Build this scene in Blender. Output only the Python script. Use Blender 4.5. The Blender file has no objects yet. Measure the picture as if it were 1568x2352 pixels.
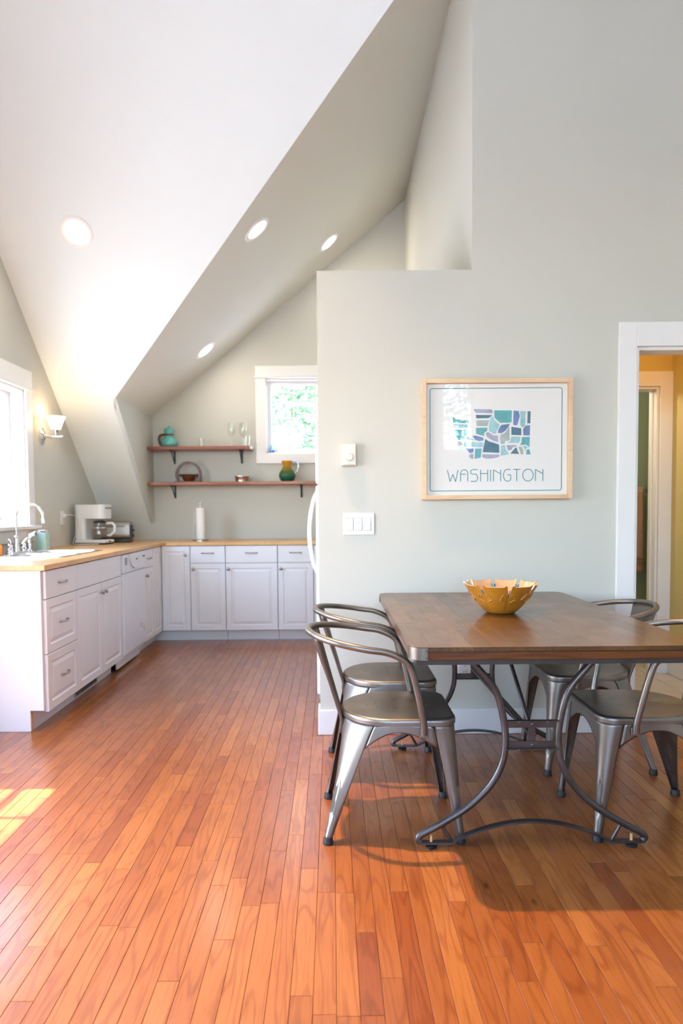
import bpy, bmesh, math, random
from mathutils import Vector, Matrix
from mathutils.geometry import delaunay_2d_cdt
random.seed(7)
PI = math.pi
S = bpy.context.scene
COL = S.collection

# ------------------------------------------------------------------ camera
cam_d = bpy.data.cameras.new('camera'); cam = bpy.data.objects.new('camera', cam_d); COL.objects.link(cam)
S.camera = cam
cam_d.sensor_fit = 'VERTICAL'; cam_d.sensor_height = 36; cam_d.sensor_width = 24; cam_d.lens = 24
TH, ROLL = math.radians(2.77), .008
fw = Vector((0, math.cos(TH), -math.sin(TH))); up = Vector((0, math.sin(TH), math.cos(TH))); rt = Vector((1, 0, 0))
c_, s_ = math.cos(ROLL), math.sin(ROLL)
r2 = c_*rt - s_*up; u2 = s_*rt + c_*up
cam.matrix_world = Matrix(((r2.x, u2.x, -fw.x, 0), (r2.y, u2.y, -fw.y, 0), (r2.z, u2.z, -fw.z, 1.2), (0, 0, 0, 1)))
cam_d.shift_x = .0091; cam_d.shift_y = .0301
cam_d.clip_start = .05
cam_d.dof.use_dof = True; cam_d.dof.focus_distance = 2.6; cam_d.dof.aperture_fstop = 2.8

# ------------------------------------------------------------------ light
S.view_settings.view_transform = 'Standard'; S.view_settings.look = 'None'
S.view_settings.gamma = 1; S.view_settings.use_curve_mapping = False
S.view_settings.exposure = 1.15
SUN_EL = math.radians(59)
W_ = bpy.data.worlds.new('world'); S.world = W_; W_.use_nodes = True
nt = W_.node_tree; bg = nt.nodes['Background']
sky = nt.nodes.new('ShaderNodeTexSky'); sky.sky_type = 'NISHITA'; sky.sun_disc = False
sky.sun_elevation = SUN_EL; sky.sun_rotation = math.radians(-90)
nt.links.new(sky.outputs[0], bg.inputs[0]); bg.inputs[1].default_value = 1.9
sd = bpy.data.lights.new('sun', 'SUN'); sd.energy = 17; sd.angle = math.radians(.6); sd.color = (1, .99, .97)
so = bpy.data.objects.new('sun', sd); COL.objects.link(so)
so.rotation_euler = Vector((math.cos(SUN_EL), 0, -math.sin(SUN_EL))).to_track_quat('-Z', 'Y').to_euler()
so.location = (-6, 3, 9)
def portal(loc, w, h, direction):
    d = bpy.data.lights.new('portal', 'AREA'); d.shape = 'RECTANGLE'; d.size = w; d.size_y = h; d.cycles.is_portal = True
    o = bpy.data.objects.new('portal', d); COL.objects.link(o); o.location = loc
    o.rotation_euler = Vector(direction).to_track_quat('-Z', 'Y').to_euler()
    return o
S.cycles.use_denoising = True
S.cycles.adaptive_threshold = .02; S.cycles.max_bounces = 9; S.cycles.diffuse_bounces = 5; S.cycles.transparent_max_bounces = 16
S.cycles.sample_clamp_indirect = 6; S.cycles.caustics_reflective = False; S.cycles.caustics_refractive = False

# ------------------------------------------------------------------ materials
def lin(h):
    r = [int(h[i:i+2], 16)/255 for i in (0, 2, 4)]
    return tuple(x/12.92 if x <= .04045 else ((x+.055)/1.055)**2.4 for x in r) + (1,)
def nd(t, typ, **kw):
    n = t.nodes.new(typ)
    for k, v in kw.items(): setattr(n, k, v)
    return n
def mat(name, col, rough=.5, metal=0, noise=0, nscale=40, bump=0, bscale=200, coat=0, spec=.5, trans=0, emit=None, estr=0, stretch=None):
    m = bpy.data.materials.new(name); m.use_nodes = True
    t = m.node_tree; b = t.nodes['Principled BSDF']
    if isinstance(col, str): col = lin(col)
    if len(col) == 3: col = (*col, 1)
    b.inputs['Base Color'].default_value = col
    b.inputs['Roughness'].default_value = rough; b.inputs['Metallic'].default_value = metal
    b.inputs['Specular IOR Level'].default_value = spec
    b.inputs['Coat Weight'].default_value = coat; b.inputs['Coat Roughness'].default_value = .15
    b.inputs['Transmission Weight'].default_value = trans
    if emit:
        b.inputs['Emission Color'].default_value = (*emit, 1); b.inputs['Emission Strength'].default_value = estr
    if noise or bump:
        tc = nd(t, 'ShaderNodeTexCoord'); mp = nd(t, 'ShaderNodeMapping')
        if stretch: mp.inputs['Scale'].default_value = stretch
        t.links.new(tc.outputs['Object'], mp.inputs[0])
    if noise:
        n = nd(t, 'ShaderNodeTexNoise'); n.inputs['Scale'].default_value = nscale; n.inputs['Detail'].default_value = 5
        t.links.new(mp.outputs[0], n.inputs[0])
        rp = nd(t, 'ShaderNodeValToRGB')
        rp.color_ramp.elements[0].position = .3; rp.color_ramp.elements[1].position = .7
        rp.color_ramp.elements[0].color = tuple(max(0, x*(1-noise)) for x in col[:3]) + (1,)
        rp.color_ramp.elements[1].color = tuple(min(1, x*(1+noise*.6)) for x in col[:3]) + (1,)
        t.links.new(n.outputs[0], rp.inputs[0]); t.links.new(rp.outputs[0], b.inputs['Base Color'])
        mr = nd(t, 'ShaderNodeMapRange'); mr.inputs[3].default_value = max(.02, rough-.08); mr.inputs[4].default_value = min(1, rough+.08)
        t.links.new(n.outputs[0], mr.inputs[0]); t.links.new(mr.outputs[0], b.inputs['Roughness'])
    if bump:
        n = nd(t, 'ShaderNodeTexNoise'); n.inputs['Scale'].default_value = bscale; n.inputs['Detail'].default_value = 3
        t.links.new(mp.outputs[0], n.inputs[0])
        bn = nd(t, 'ShaderNodeBump'); bn.inputs['Strength'].default_value = bump; bn.inputs['Distance'].default_value = .002
        t.links.new(n.outputs[0], bn.inputs['Height']); t.links.new(bn.outputs[0], b.inputs['Normal'])
    return m
def glass(name, tint=(1, 1, 1), extra=0.0, rough=0):
    m = bpy.data.materials.new(name); m.use_nodes = True; t = m.node_tree; t.nodes.clear()
    o = nd(t, 'ShaderNodeOutputMaterial'); mx = nd(t, 'ShaderNodeMixShader'); tr = nd(t, 'ShaderNodeBsdfTransparent'); gl = nd(t, 'ShaderNodeBsdfGlossy')
    tr.inputs[0].default_value = (*tint, 1); gl.inputs['Roughness'].default_value = rough
    fr = nd(t, 'ShaderNodeLayerWeight'); fr.inputs[0].default_value = .5
    pw = nd(t, 'ShaderNodeMath', operation='POWER'); pw.inputs[1].default_value = 5; t.links.new(fr.outputs['Facing'], pw.inputs[0])
    ad = nd(t, 'ShaderNodeMath', operation='MULTIPLY_ADD'); ad.inputs[1].default_value = .9; ad.inputs[2].default_value = .04+extra
    t.links.new(pw.outputs[0], ad.inputs[0]); t.links.new(ad.outputs[0], mx.inputs[0])
    t.links.new(tr.outputs[0], mx.inputs[1]); t.links.new(gl.outputs[0], mx.inputs[2]); t.links.new(mx.outputs[0], o.inputs[0])
    return m
def wood(name, cols, rough=.3, coat=.3, axis=1, ring=26, grain=.35, knots=.5, scale=1.0, bump=.15, coat_rough=.12):
    """planks: colour from a per-piece random value, growth rings and pores along the given axis"""
    m = bpy.data.materials.new(name); m.use_nodes = True; t = m.node_tree; b = t.nodes['Principled BSDF']
    L = t.links.new
    geo = nd(t, 'ShaderNodeNewGeometry'); oi = nd(t, 'ShaderNodeObjectInfo')
    s = nd(t, 'ShaderNodeMath', operation='ADD'); L(geo.outputs['Random Per Island'], s.inputs[0]); L(oi.outputs['Random'], s.inputs[1])
    rnd = nd(t, 'ShaderNodeMath', operation='FRACT'); L(s.outputs[0], rnd.inputs[0])
    mul = nd(t, 'ShaderNodeMath', operation='MULTIPLY'); mul.inputs[1].default_value = 83.0; L(rnd.outputs[0], mul.inputs[0])
    off = nd(t, 'ShaderNodeCombineXYZ'); L(mul.outputs[0], off.inputs[0]); L(mul.outputs[0], off.inputs[1]); L(mul.outputs[0], off.inputs[2])
    va = nd(t, 'ShaderNodeVectorMath', operation='ADD'); L(geo.outputs['Position'], va.inputs[0]); L(off.outputs[0], va.inputs[1])
    mp = nd(t, 'ShaderNodeMapping'); sc = [9*scale]*3; sc[axis] = 1.1*scale; mp.inputs['Scale'].default_value = sc; L(va.outputs[0], mp.inputs[0])
    n1 = nd(t, 'ShaderNodeTexNoise'); n1.inputs['Scale'].default_value = 1.4; n1.inputs['Detail'].default_value = 1.5; L(mp.outputs[0], n1.inputs[0])
    rm = nd(t, 'ShaderNodeMath', operation='MULTIPLY'); rm.inputs[1].default_value = ring*2; L(n1.outputs[0], rm.inputs[0])
    sn = nd(t, 'ShaderNodeMath', operation='SINE'); L(rm.outputs[0], sn.inputs[0])
    pw = nd(t, 'ShaderNodeMapRange'); pw.inputs[1].default_value = .45; pw.inputs[2].default_value = 1; L(sn.outputs[0], pw.inputs[0])
    mp2 = nd(t, 'ShaderNodeMapping'); sc = [190*scale]*3; sc[axis] = 7*scale; mp2.inputs['Scale'].default_value = sc; L(va.outputs[0], mp2.inputs[0])
    n2 = nd(t, 'ShaderNodeTexNoise'); n2.inputs['Scale'].default_value = 1; n2.inputs['Detail'].default_value = 4; L(mp2.outputs[0], n2.inputs[0])
    n3 = nd(t, 'ShaderNodeTexNoise'); n3.inputs['Scale'].default_value = 5; n3.inputs['Detail'].default_value = 3; L(va.outputs[0], n3.inputs[0])
    rp = nd(t, 'ShaderNodeValToRGB'); cr = rp.color_ramp
    for i, c in enumerate(cols):
        e = cr.elements[i] if i < 2 else cr.elements.new(i/(len(cols)-1))
        e.position = i/(len(cols)-1); e.color = lin(c)
    L(rnd.outputs[0], rp.inputs[0])
    def mixc(fac, a, col, f):
        mm = nd(t, 'ShaderNodeMix', data_type='RGBA'); mm.blend_type = 'MULTIPLY'
        k = nd(t, 'ShaderNodeMath', operation='MULTIPLY'); k.inputs[1].default_value = f
        L(fac, k.inputs[0]); L(k.outputs[0], mm.inputs[0]); L(a, mm.inputs[6]); mm.inputs[7].default_value = col
        return mm.outputs[2]
    c = mixc(pw.outputs[0], rp.outputs[0], (.55, .38, .28, 1), grain)
    g2 = nd(t, 'ShaderNodeMapRange'); g2.inputs[1].default_value = .5; g2.inputs[2].default_value = .75; L(n2.outputs[0], g2.inputs[0])
    c = mixc(g2.outputs[0], c, (.6, .45, .35, 1), grain*1.3)
    g3 = nd(t, 'ShaderNodeMapRange'); g3.inputs[1].default_value = .45; g3.inputs[2].default_value = .8; L(n3.outputs[0], g3.inputs[0])
    c = mixc(g3.outputs[0], c, (.7, .55, .45, 1), .5)
    if knots:
        mpk = nd(t, 'ShaderNodeMapping'); sk = [7.0]*3; sk[axis] = 3.2; mpk.inputs['Scale'].default_value = sk; L(va.outputs[0], mpk.inputs[0])
        vo = nd(t, 'ShaderNodeTexVoronoi'); vo.inputs['Scale'].default_value = 1; L(mpk.outputs[0], vo.inputs[0])
        kn = nd(t, 'ShaderNodeMapRange'); kn.inputs[1].default_value = .075; kn.inputs[2].default_value = .02; L(vo.outputs['Distance'], kn.inputs[0])
        c = mixc(kn.outputs[0], c, (.12, .06, .04, 1), knots)
    L(c, b.inputs['Base Color'])
    rr = nd(t, 'ShaderNodeMapRange'); rr.inputs[3].default_value = rough-.06; rr.inputs[4].default_value = rough+.1; L(n3.outputs[0], rr.inputs[0]); L(rr.outputs[0], b.inputs['Roughness'])
    b.inputs['Coat Weight'].default_value = coat; b.inputs['Coat Roughness'].default_value = coat_rough
    bn = nd(t, 'ShaderNodeBump'); bn.inputs['Strength'].default_value = bump; bn.inputs['Distance'].default_value = .001; L(n2.outputs[0], bn.inputs['Height']); L(bn.outputs[0], b.inputs['Normal'])
    return m

MT = {
 'wall': mat('sage_paint', (.56, .555, .502), .75, bump=.12, bscale=260),
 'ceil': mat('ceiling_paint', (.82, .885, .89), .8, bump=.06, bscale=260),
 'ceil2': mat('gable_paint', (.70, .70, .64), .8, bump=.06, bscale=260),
 'trim': mat('white_trim', (.77, .76, .755), .35, noise=.02, nscale=6),
 'cab': mat('white_cabinet', (.765, .725, .725), .38, noise=.02, nscale=4),
 'appl': mat('white_appliance', (.745, .735, .765), .3, noise=.02, nscale=5),
 'ply': mat('raw_edge', 'd9b07a', .6, noise=.2),
 'floor': wood('cherry_floor', ['8f4c21', 'a05e2a', '945225', 'ab6a34', '88451e', 'a3612d', '995727'], .32, .55, knots=.75, coat_rough=.2, grain=.5),
 'gap': mat('floor_gap', (.09, .035, .02), .9, noise=.1),
 'tabletop': wood('walnut_top', ['57391d', '634324', '4c3118', '68482a', '5b3d20'], .3, .25, knots=.5, grain=.55),
 'tabedge': wood('table_edge', ['5a3213', '673b17'], .3, .3, axis=0, knots=0, grain=.6),
 'tabdark': wood('table_edge_dark', ['2a190c', '352010'], .4, .1, knots=0),
 'butcher': wood('maple_worktop', ['d9a868', 'e0b274', 'd6a262'], .32, .25, knots=0, grain=.15, ring=12),
 'shelf': wood('cherry_shelf', ['8f4a2e', '9a5334'], .35, .2, axis=0, knots=.2),
 'steel': mat('gunmetal', (.235, .213, .19), .4, .92, noise=.28, nscale=9, bump=.05, bscale=90, stretch=(1, 1, .35)),
 'steel_dark': mat('dark_steel', (.105, .092, .09), .38, .8, noise=.25, nscale=14),
 'rimsteel': mat('blackened_rim', (.055, .045, .04), .5, .4, noise=.2, nscale=20),
 'steel_in': mat('leg_inside', (.10, .07, .055), .5, .6, noise=.3, nscale=20),
 'rubber': mat('black_rubber', (.012, .012, .013), .55, noise=.1),
 'chrome': mat('chrome', (.75, .75, .76), .12, 1, noise=.03, nscale=8),
 'nickel': mat('brushed_nickel', (.42, .39, .36), .3, 1, noise=.15, nscale=60),
 'stainless': mat('stainless_sink', (.62, .63, .65), .28, 1, noise=.08, nscale=12),
 'toaster': mat('toaster_steel', (.40, .37, .345), .45, .9, noise=.08, nscale=15),
 'black': mat('black_plastic', (.015, .015, .016), .4, noise=.1),
 'iron': mat('black_iron', (.02, .025, .03), .45, .3, noise=.2),
 'plastic': mat('white_plastic', (.73, .72, .71), .35, noise=.02),
 'cream': mat('cream_plastic', (.68, .635, .545), .4, noise=.02),
 'slot': mat('dark_slot', (.06, .06, .06), .6, noise=.05),
 'glass': glass('window_glass'), 'pglass': glass('picture_glass', extra=-.015),
 'drink': glass('drinking_glass', (.97, .98, .97), .03), 'carafe': glass('carafe_glass', (.78, .74, .7), .06),
 'hglass': glass('thick_glass', (.85, .85, .95), .22),
 'jar': glass('pale_jar', (.75, .9, .95), .1),
 'frame': wood('blond_frame', ['d9bb98', 'e0c4a2'], .5, .05, axis=0, knots=0, grain=.12),
 'paper': mat('art_paper', (.83, .81, .79), .8, bump=.05),
 'teal_ink': mat('teal_ink', '3f8f98', .7, noise=.1),
 'amber': mat('amber_glaze', (.46, .175, .015), .3, noise=.18, nscale=16, coat=.6),
 'peach': mat('peach_lustre', (.62, .36, .19), .2, noise=.15, nscale=22, coat=.6),
 'bowlblue': mat('blue_glaze', (.03, .22, .36), .2, noise=.2, nscale=20, coat=.5),
 'tealcer': mat('teal_ceramic', (.11, .46, .42), .25, noise=.08, nscale=12, coat=.5),
 'brown': wood('brown_wood', ['5a2f1c', '6b3a22'], .4, .2, axis=2, knots=0),
 'copper': mat('warm_silver', (.66, .56, .48), .25, 1, noise=.1),
 'towel': mat('tan_towel', (.50, .30, .22), .95, noise=.12, nscale=120, bump=.5, bscale=500),
 'hall': mat('yellow_paint', (.62, .50, .20), .75, bump=.08, bscale=240),
 'bath': mat('bath_green', (.30, .36, .28), .75, bump=.08, bscale=240),
 'tile': mat('beige_tile', (.60, .53, .46), .35, noise=.12, nscale=8),
 'grout': mat('grout', (.42, .37, .32), .8, noise=.1),
 'soap': mat('aqua_soap', (.50, .82, .78), .3, noise=.05, trans=.3),
 'orange': mat('orange_bottle', (.75, .30, .05), .35, noise=.1),
 'blue': mat('blue_base', (.05, .18, .75), .3, noise=.1),
 'roll': mat('paper_towel', (.84, .80, .76), .95, noise=.03, bump=.3, bscale=300),
 'bark': mat('bark', (.12, .09, .06), .9, noise=.3, nscale=8),
 'bounce_ground': mat('bounce_gravel', (.52, .52, .50), .95, noise=.25, nscale=3),
 'siding': mat('siding', (.6, .6, .58), .8, noise=.05),
 'bulb': mat('lamp_lens', (.9, .88, .8), .4, emit=(1, .93, .8), estr=7, noise=.01),
 'ringw': mat('lamp_ring', (.86, .85, .82), .4, noise=.02),
}
def leafmat(name, col):
    m = bpy.data.materials.new(name); m.use_nodes = True; t = m.node_tree; t.nodes.clear()
    o = nd(t, 'ShaderNodeOutputMaterial'); mx = nd(t, 'ShaderNodeMixShader'); mx.inputs[0].default_value = .45
    d = nd(t, 'ShaderNodeBsdfDiffuse'); tl = nd(t, 'ShaderNodeBsdfTranslucent')
    g = nd(t, 'ShaderNodeNewGeometry'); rp = nd(t, 'ShaderNodeValToRGB')
    rp.color_ramp.elements[0].color = tuple(x*.6 for x in col) + (1,); rp.color_ramp.elements[1].color = tuple(min(1, x*1.5) for x in col) + (1,)
    t.links.new(g.outputs['Random Per Island'], rp.inputs[0])
    for b in (d, tl): t.links.new(rp.outputs[0], b.inputs[0])
    t.links.new(d.outputs[0], mx.inputs[1]); t.links.new(tl.outputs[0], mx.inputs[2]); t.links.new(mx.outputs[0], o.inputs[0])
    return m
MT['leaf'] = leafmat('leaf_green', (.15, .26, .13))
def shade_mat():
    m = bpy.data.materials.new('frosted_shade'); m.use_nodes = True; t = m.node_tree; t.nodes.clear()
    o = nd(t, 'ShaderNodeOutputMaterial'); a = nd(t, 'ShaderNodeAddShader'); tl = nd(t, 'ShaderNodeBsdfTranslucent'); e = nd(t, 'ShaderNodeEmission')
    tl.inputs[0].default_value = (.8, .72, .6, 1); e.inputs[0].default_value = (1, .78, .5, 1); e.inputs[1].default_value = .9
    t.links.new(tl.outputs[0], a.inputs[0]); t.links.new(e.outputs[0], a.inputs[1]); t.links.new(a.outputs[0], o.inputs[0]); return m
MT['shade'] = shade_mat()

# ------------------------------------------------------------------ geometry helpers
class M:
    def __init__(s): s.v = []; s.f = []
    def add(s, vs, fs):
        n = len(s.v); s.v += [tuple(v) for v in vs]; s.f += [tuple(i+n for i in f) for f in fs]; return s
    def box(s, x0, x1, y0, y1, z0, z1):
        return s.add([(x0,y0,z0),(x1,y0,z0),(x1,y1,z0),(x0,y1,z0),(x0,y0,z1),(x1,y0,z1),(x1,y1,z1),(x0,y1,z1)],
                     [(0,3,2,1),(4,5,6,7),(0,1,5,4),(1,2,6,5),(2,3,7,6),(3,0,4,7)])
    def lathe(s, prof, n=24, c=(0,0,0), cap=True, sx=1, sy=1):
        vs = []
        for r, z in prof:
            for i in range(n):
                a = 2*PI*i/n; vs.append((c[0]+r*math.cos(a)*sx, c[1]+r*math.sin(a)*sy, c[2]+z))
        fs = []
        for k in range(len(prof)-1):
            for i in range(n):
                j = (i+1) % n; fs.append((k*n+i, k*n+j, (k+1)*n+j, (k+1)*n+i))
        if cap:
            fs.append(tuple(reversed(range(n)))); fs.append(tuple((len(prof)-1)*n+i for i in range(n)))
        return s.add(vs, fs)
    def tube(s, path, r, n=10, cap=True, sec=None, closed=False, refup=None):
        """sweep a circle (or the 2D section sec) along path"""
        P = [Vector(p) for p in path]; N = len(P); T = []
        for i in range(N):
            if closed: d = P[(i+1) % N]-P[i-1]
            else: d = P[min(i+1, N-1)]-P[max(i-1, 0)]
            T.append(d.normalized())
        u = Vector(refup) if refup else (Vector((0,0,1)) if abs(T[0].z) < .9 else Vector((1,0,0)))
        rr = r if isinstance(r, (list, tuple)) else [r]*N
        if sec is None: S2 = [(math.cos(2*PI*k/n), math.sin(2*PI*k/n)) for k in range(n)]
        else: S2 = sec; rr = [1]*N
        n = len(S2); vs = []
        a = (u - T[0]*u.dot(T[0])).normalized()
        for i in range(N):
            if refup: a = Vector(refup)
            a = (a - T[i]*a.dot(T[i])).normalized(); b = T[i].cross(a)
            for (p, q) in S2: vs.append(P[i] + a*(q*rr[i]) + b*(p*rr[i]))
        fs = []
        for i in range(N if closed else N-1):
            j = (i+1) % N
            for k in range(n):
                l = (k+1) % n; fs.append((i*n+k, i*n+l, j*n+l, j*n+k))
        if cap and not closed:
            fs.append(tuple(reversed(range(n)))); fs.append(tuple((N-1)*n+k for k in range(n)))
        return s.add(vs, fs)
    def prism(s, poly, holes=(), t0=0, t1=.1, f=lambda a, b, t: (a, b, t)):
        """2D polygon (with holes) extruded from t0 to t1; f maps (a, b, t) to 3D"""
        pts = []; ed = []
        for ring in [poly]+list(holes):
            n = len(pts); k = len(ring); pts += [Vector(p) for p in ring]; ed += [(n+i, n+(i+1) % k) for i in range(k)]
        vo, eo, fo, *_ = delaunay_2d_cdt(pts, ed, [], 0, 1e-6)
        def inside(p, ring):
            c = False; j = len(ring)-1
            for i in range(len(ring)):
                xi, yi = ring[i][0], ring[i][1]; xj, yj = ring[j][0], ring[j][1]
                if (yi > p[1]) != (yj > p[1]) and p[0] < (xj-xi)*(p[1]-yi)/(yj-yi)+xi: c = not c
                j = i
            return c
        tris = []
        for t in fo:
            g = (sum(vo[i].x for i in t)/3, sum(vo[i].y for i in t)/3)
            if inside(g, poly) and not any(inside(g, h) for h in holes): tris.append(tuple(t))
        k = len(vo); vs = [f(v.x, v.y, t0) for v in vo]+[f(v.x, v.y, t1) for v in vo]
        fs = [tuple(reversed(t)) for t in tris]+[tuple(i+k for i in t) for t in tris]
        cnt = {}
        for t in tris:
            for a, b in ((t[0], t[1]), (t[1], t[2]), (t[2], t[0])): cnt[(a, b)] = 1
        for (a, b) in cnt:
            if (b, a) not in cnt: fs.append((a, b, b+k, a+k))
        return s.add(vs, fs)
    def xf(s, fn, start=0):
        s.v[start:] = [tuple(fn(*v)) for v in s.v[start:]]; return s
    def mesh(s, name, m, smooth=None):
        me = bpy.data.meshes.new(name); me.from_pydata(s.v, [], s.f); me.materials.append(MT[m] if isinstance(m, str) else m)
        bm = bmesh.new(); bm.from_mesh(me); bmesh.ops.recalc_face_normals(bm, faces=bm.faces); bm.to_mesh(me); bm.free()
        if smooth:
            for p in me.polygons: p.use_smooth = True
            me.set_sharp_from_angle(angle=math.radians(smooth))
        return me
    def build(s, name, m, parent=None, smooth=None, bevel=0, seg=2, solid=0, loc=None, rz=0, sub=0):
        o = bpy.data.objects.new(name, s.mesh(name, m, smooth)); COL.objects.link(o)
        if parent: o.parent = parent
        if loc: o.location = loc
        o.rotation_euler[2] = rz
        if solid: md = o.modifiers.new('s', 'SOLIDIFY'); md.thickness = solid; md.offset = -1
        if bevel:
            md = o.modifiers.new('b', 'BEVEL'); md.width = bevel; md.segments = seg; md.limit_method = 'ANGLE'; md.angle_limit = math.radians(40)
        if sub: md = o.modifiers.new('u', 'SUBSURF'); md.levels = sub; md.render_levels = sub
        return o
def tag(o, label, cat, group=None, kind=None):
    o['label'] = label; o['category'] = cat
    if group: o['group'] = group
    if kind: o['kind'] = kind
    return o
def thing(name, label, cat, loc=(0,0,0), rz=0, group=None, kind=None):
    o = bpy.data.objects.new(name, None); COL.objects.link(o); o.location = loc; o.rotation_euler[2] = rz; o.empty_display_size = .05
    return tag(o, label, cat, group, kind)
def copy_tree(o, parent=None):
    c = o.copy(); COL.objects.link(c); c.parent = parent
    for ch in list(o.children): copy_tree(ch, c)
    return c
def box(name, m, x0, x1, y0, y1, z0, z1, parent=None, bevel=0, **k):
    return M().box(x0, x1, y0, y1, z0, z1).build(name, m, parent, bevel=bevel, **k)
def arc(c, r, a0, a1, n, r2=None):
    r2 = r2 or r
    return [(c[0]+r*math.cos(a0+(a1-a0)*i/n), c[1]+r2*math.sin(a0+(a1-a0)*i/n)) for i in range(n+1)]
def rrect(x0, x1, y0, y1, r, n=5):
    return arc((x1-r, y0+r), r, -PI/2, 0, n)+arc((x1-r, y1-r), r, 0, PI/2, n)+arc((x0+r, y1-r), r, PI/2, PI, n)+arc((x0+r, y0+r), r, PI, 1.5*PI, n)
def smooth_path(pts, n=8):
    P = [Vector(p) for p in pts]; out = []
    for i in range(len(P)-1):
        p0 = P[max(i-1, 0)]; p1 = P[i]; p2 = P[i+1]; p3 = P[min(i+2, len(P)-1)]
        for k in range(n):
            t = k/n; out.append(.5*((2*p1)+(p2-p0)*t+(2*p0-5*p1+4*p2-p3)*t*t+(3*p1-p0-3*p2+p3)*t**3))
    return out+[P[-1]]

# ------------------------------------------------------------------ the shell
XL, YW, YB, XN, XR, YR = -2.29, 3.60, 6.90, .735, 3.2, -2.6     # left wall, picture wall, back wall, niche side, right wall, rear wall
XK, YK, HK = -1.791, 5.735, 2.15                                 # knee wall
HP = 2.437                                                       # top of the fridge alcove
RY = 1.4                                                         # ridge
p1 = lambda y: HK-.92*(y-YK)
p2 = lambda x: HK+.83*(x-XK)
yv = lambda x: YK-(p2(x)-HK)/.92                                 # valley
HR = p1(RY); sl3 = (HR-3.4)/(RY-YR); p3 = lambda y: HR-sl3*(RY-y)
T = .15
def st(o, label, cat): return tag(o, label, cat, kind='structure')

fy = lambda a, b, t: (a, t, b)         # polygon in XZ, thickness along Y
fx = lambda a, b, t: (t, a, b)         # polygon in YZ, thickness along X
# sloped ceilings: solid slabs
o = M().prism([(XL-.2, YB+.1), (XK-.0005, YB+.1), (XK-.0005, YK), (XN, yv(XN)), (XN, YW+.05), (XR+.2, YW+.05), (XR+.2, RY), (XL-.2, RY)], t0=0, t1=.12,
              f=lambda a, b, t: (a, b+t*.68, p1(b)+t*.74)).build('ceiling', 'ceil')
st(o, 'white sloped ceiling running down over the sink to the back counter', 'ceiling')
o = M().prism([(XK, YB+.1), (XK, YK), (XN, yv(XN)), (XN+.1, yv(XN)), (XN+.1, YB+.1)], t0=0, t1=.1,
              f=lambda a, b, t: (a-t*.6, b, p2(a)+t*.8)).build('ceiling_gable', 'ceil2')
st(o, 'pale sloped ceiling over the kitchen shelves with three recessed lights', 'ceiling')
o = M().prism([(XL-.2, RY), (XR+.2, RY), (XR+.2, YR-.3), (XL-.2, YR-.3)], t0=0, t1=.12, f=lambda a, b, t: (a, b, p3(b)+t)).build('ceiling_rear', 'ceil')
st(o, 'white sloped ceiling on the far side of the ridge', 'ceiling')
# left gable wall with sink window and glazed doors
WIN = (3.98, 5.14, 1.10, 2.11)                                   # sink window opening: Y0, Y1, Z0, Z1
DOR = (.96, 3.02, 0, 2.10)                                       # french doors
gable = [(YR-.1, -.15), (YB+.1, -.15), (YB+.1, p1(YB+.1)+.05), (RY, HR+.05), (YR-.1, p3(YR-.1)+.05)]
rect = lambda w: [(w[0], w[2]), (w[1], w[2]), (w[1], w[3]), (w[0], w[3])]
o = M().prism(gable, [rect(WIN), [(DOR[0], -.012), (DOR[1], -.012), (DOR[1], DOR[3]), (DOR[0], DOR[3])]], XL-T, XL, fx).build('wall_left', 'wall')
st(o, 'sage wall with the sink window and the wall lamp', 'wall')
# back wall with kitchen window
BW = (-.66, .34, 1.76, 2.515)
o = M().prism([(XL-.1, -.15), (XN+.1, -.15), (XN+.1, p2(XN)+.2), (XK, HK+.12), (XL-.1, HK+.05)], [rect(BW)], YB, YB+T, fy).build('wall_back', 'wall')
st(o, 'sage back wall of the kitchen behind the open shelves', 'wall')
# knee wall triangle
o = M().prism([(YK, HK), (YB, HK), (YB, p1(YB))], (), XK-.04, XK, fx).build('wall_knee', 'wall')
st(o, 'small sage triangle of wall between the two ceiling slopes', 'wall')
# niche side wall and picture wall
o = M().prism([(YW+.12, 0), (YB, 0), (YB, p2(XN)+.05), (yv(XN), p2(XN)+.05), (YW, p1(YW)), (YW+.12, p1(YW))], (), XN, XN+.12, fx).build('wall_niche', 'wall')
st(o, 'pale side wall of the niche above the refrigerator', 'wall')
DW = (1.59, 2.40, 0, 2.035)
XP = -.07
o = M().prism([(XP, 0), (XR+.1, 0), (XR+.1, 4.35), (XN, 4.35), (XN, HP), (XP, HP)], [[(DW[0], -.001), (DW[1], -.001), (DW[1], DW[3]), (DW[0], DW[3])]], YW, YW+.12, fy).build('wall_dining', 'wall')
st(o, 'sage dining wall with the framed map and the doorway', 'wall')
m = M().box(XP, XN, YW+.12, 4.62, HP-.12, HP).box(XP, XN, 4.52, 4.62, 0, HP-.12)
st(m.build('wall_alcove', 'wall'), 'sage surround of the refrigerator alcove', 'wall')
# rear and right walls (behind the camera)
RW = [(-2.05, -.65, .95, 3.15), (-.42, 1.1, .95, 3.15), (1.55, 2.13, 2.0, 3.15)]
o = M().prism([(XL, -.15), (XR, -.15), (XR, 3.55), (XL, 3.55)], [rect(w) for w in RW], YR-T, YR, fy).build('wall_rear', 'wall')
st(o, 'sage rear wall with three windows', 'wall')
o = M().prism([(YR-.1, -.15), (YW+.1, -.15), (YW+.1, p1(YW+.1)+.05), (RY, HR+.05), (YR-.1, p3(YR-.1)+.05)], (), XR, XR+T, fx).build('wall_right', 'wall')
st(o, 'sage wall to the right of the dining area', 'wall')
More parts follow.
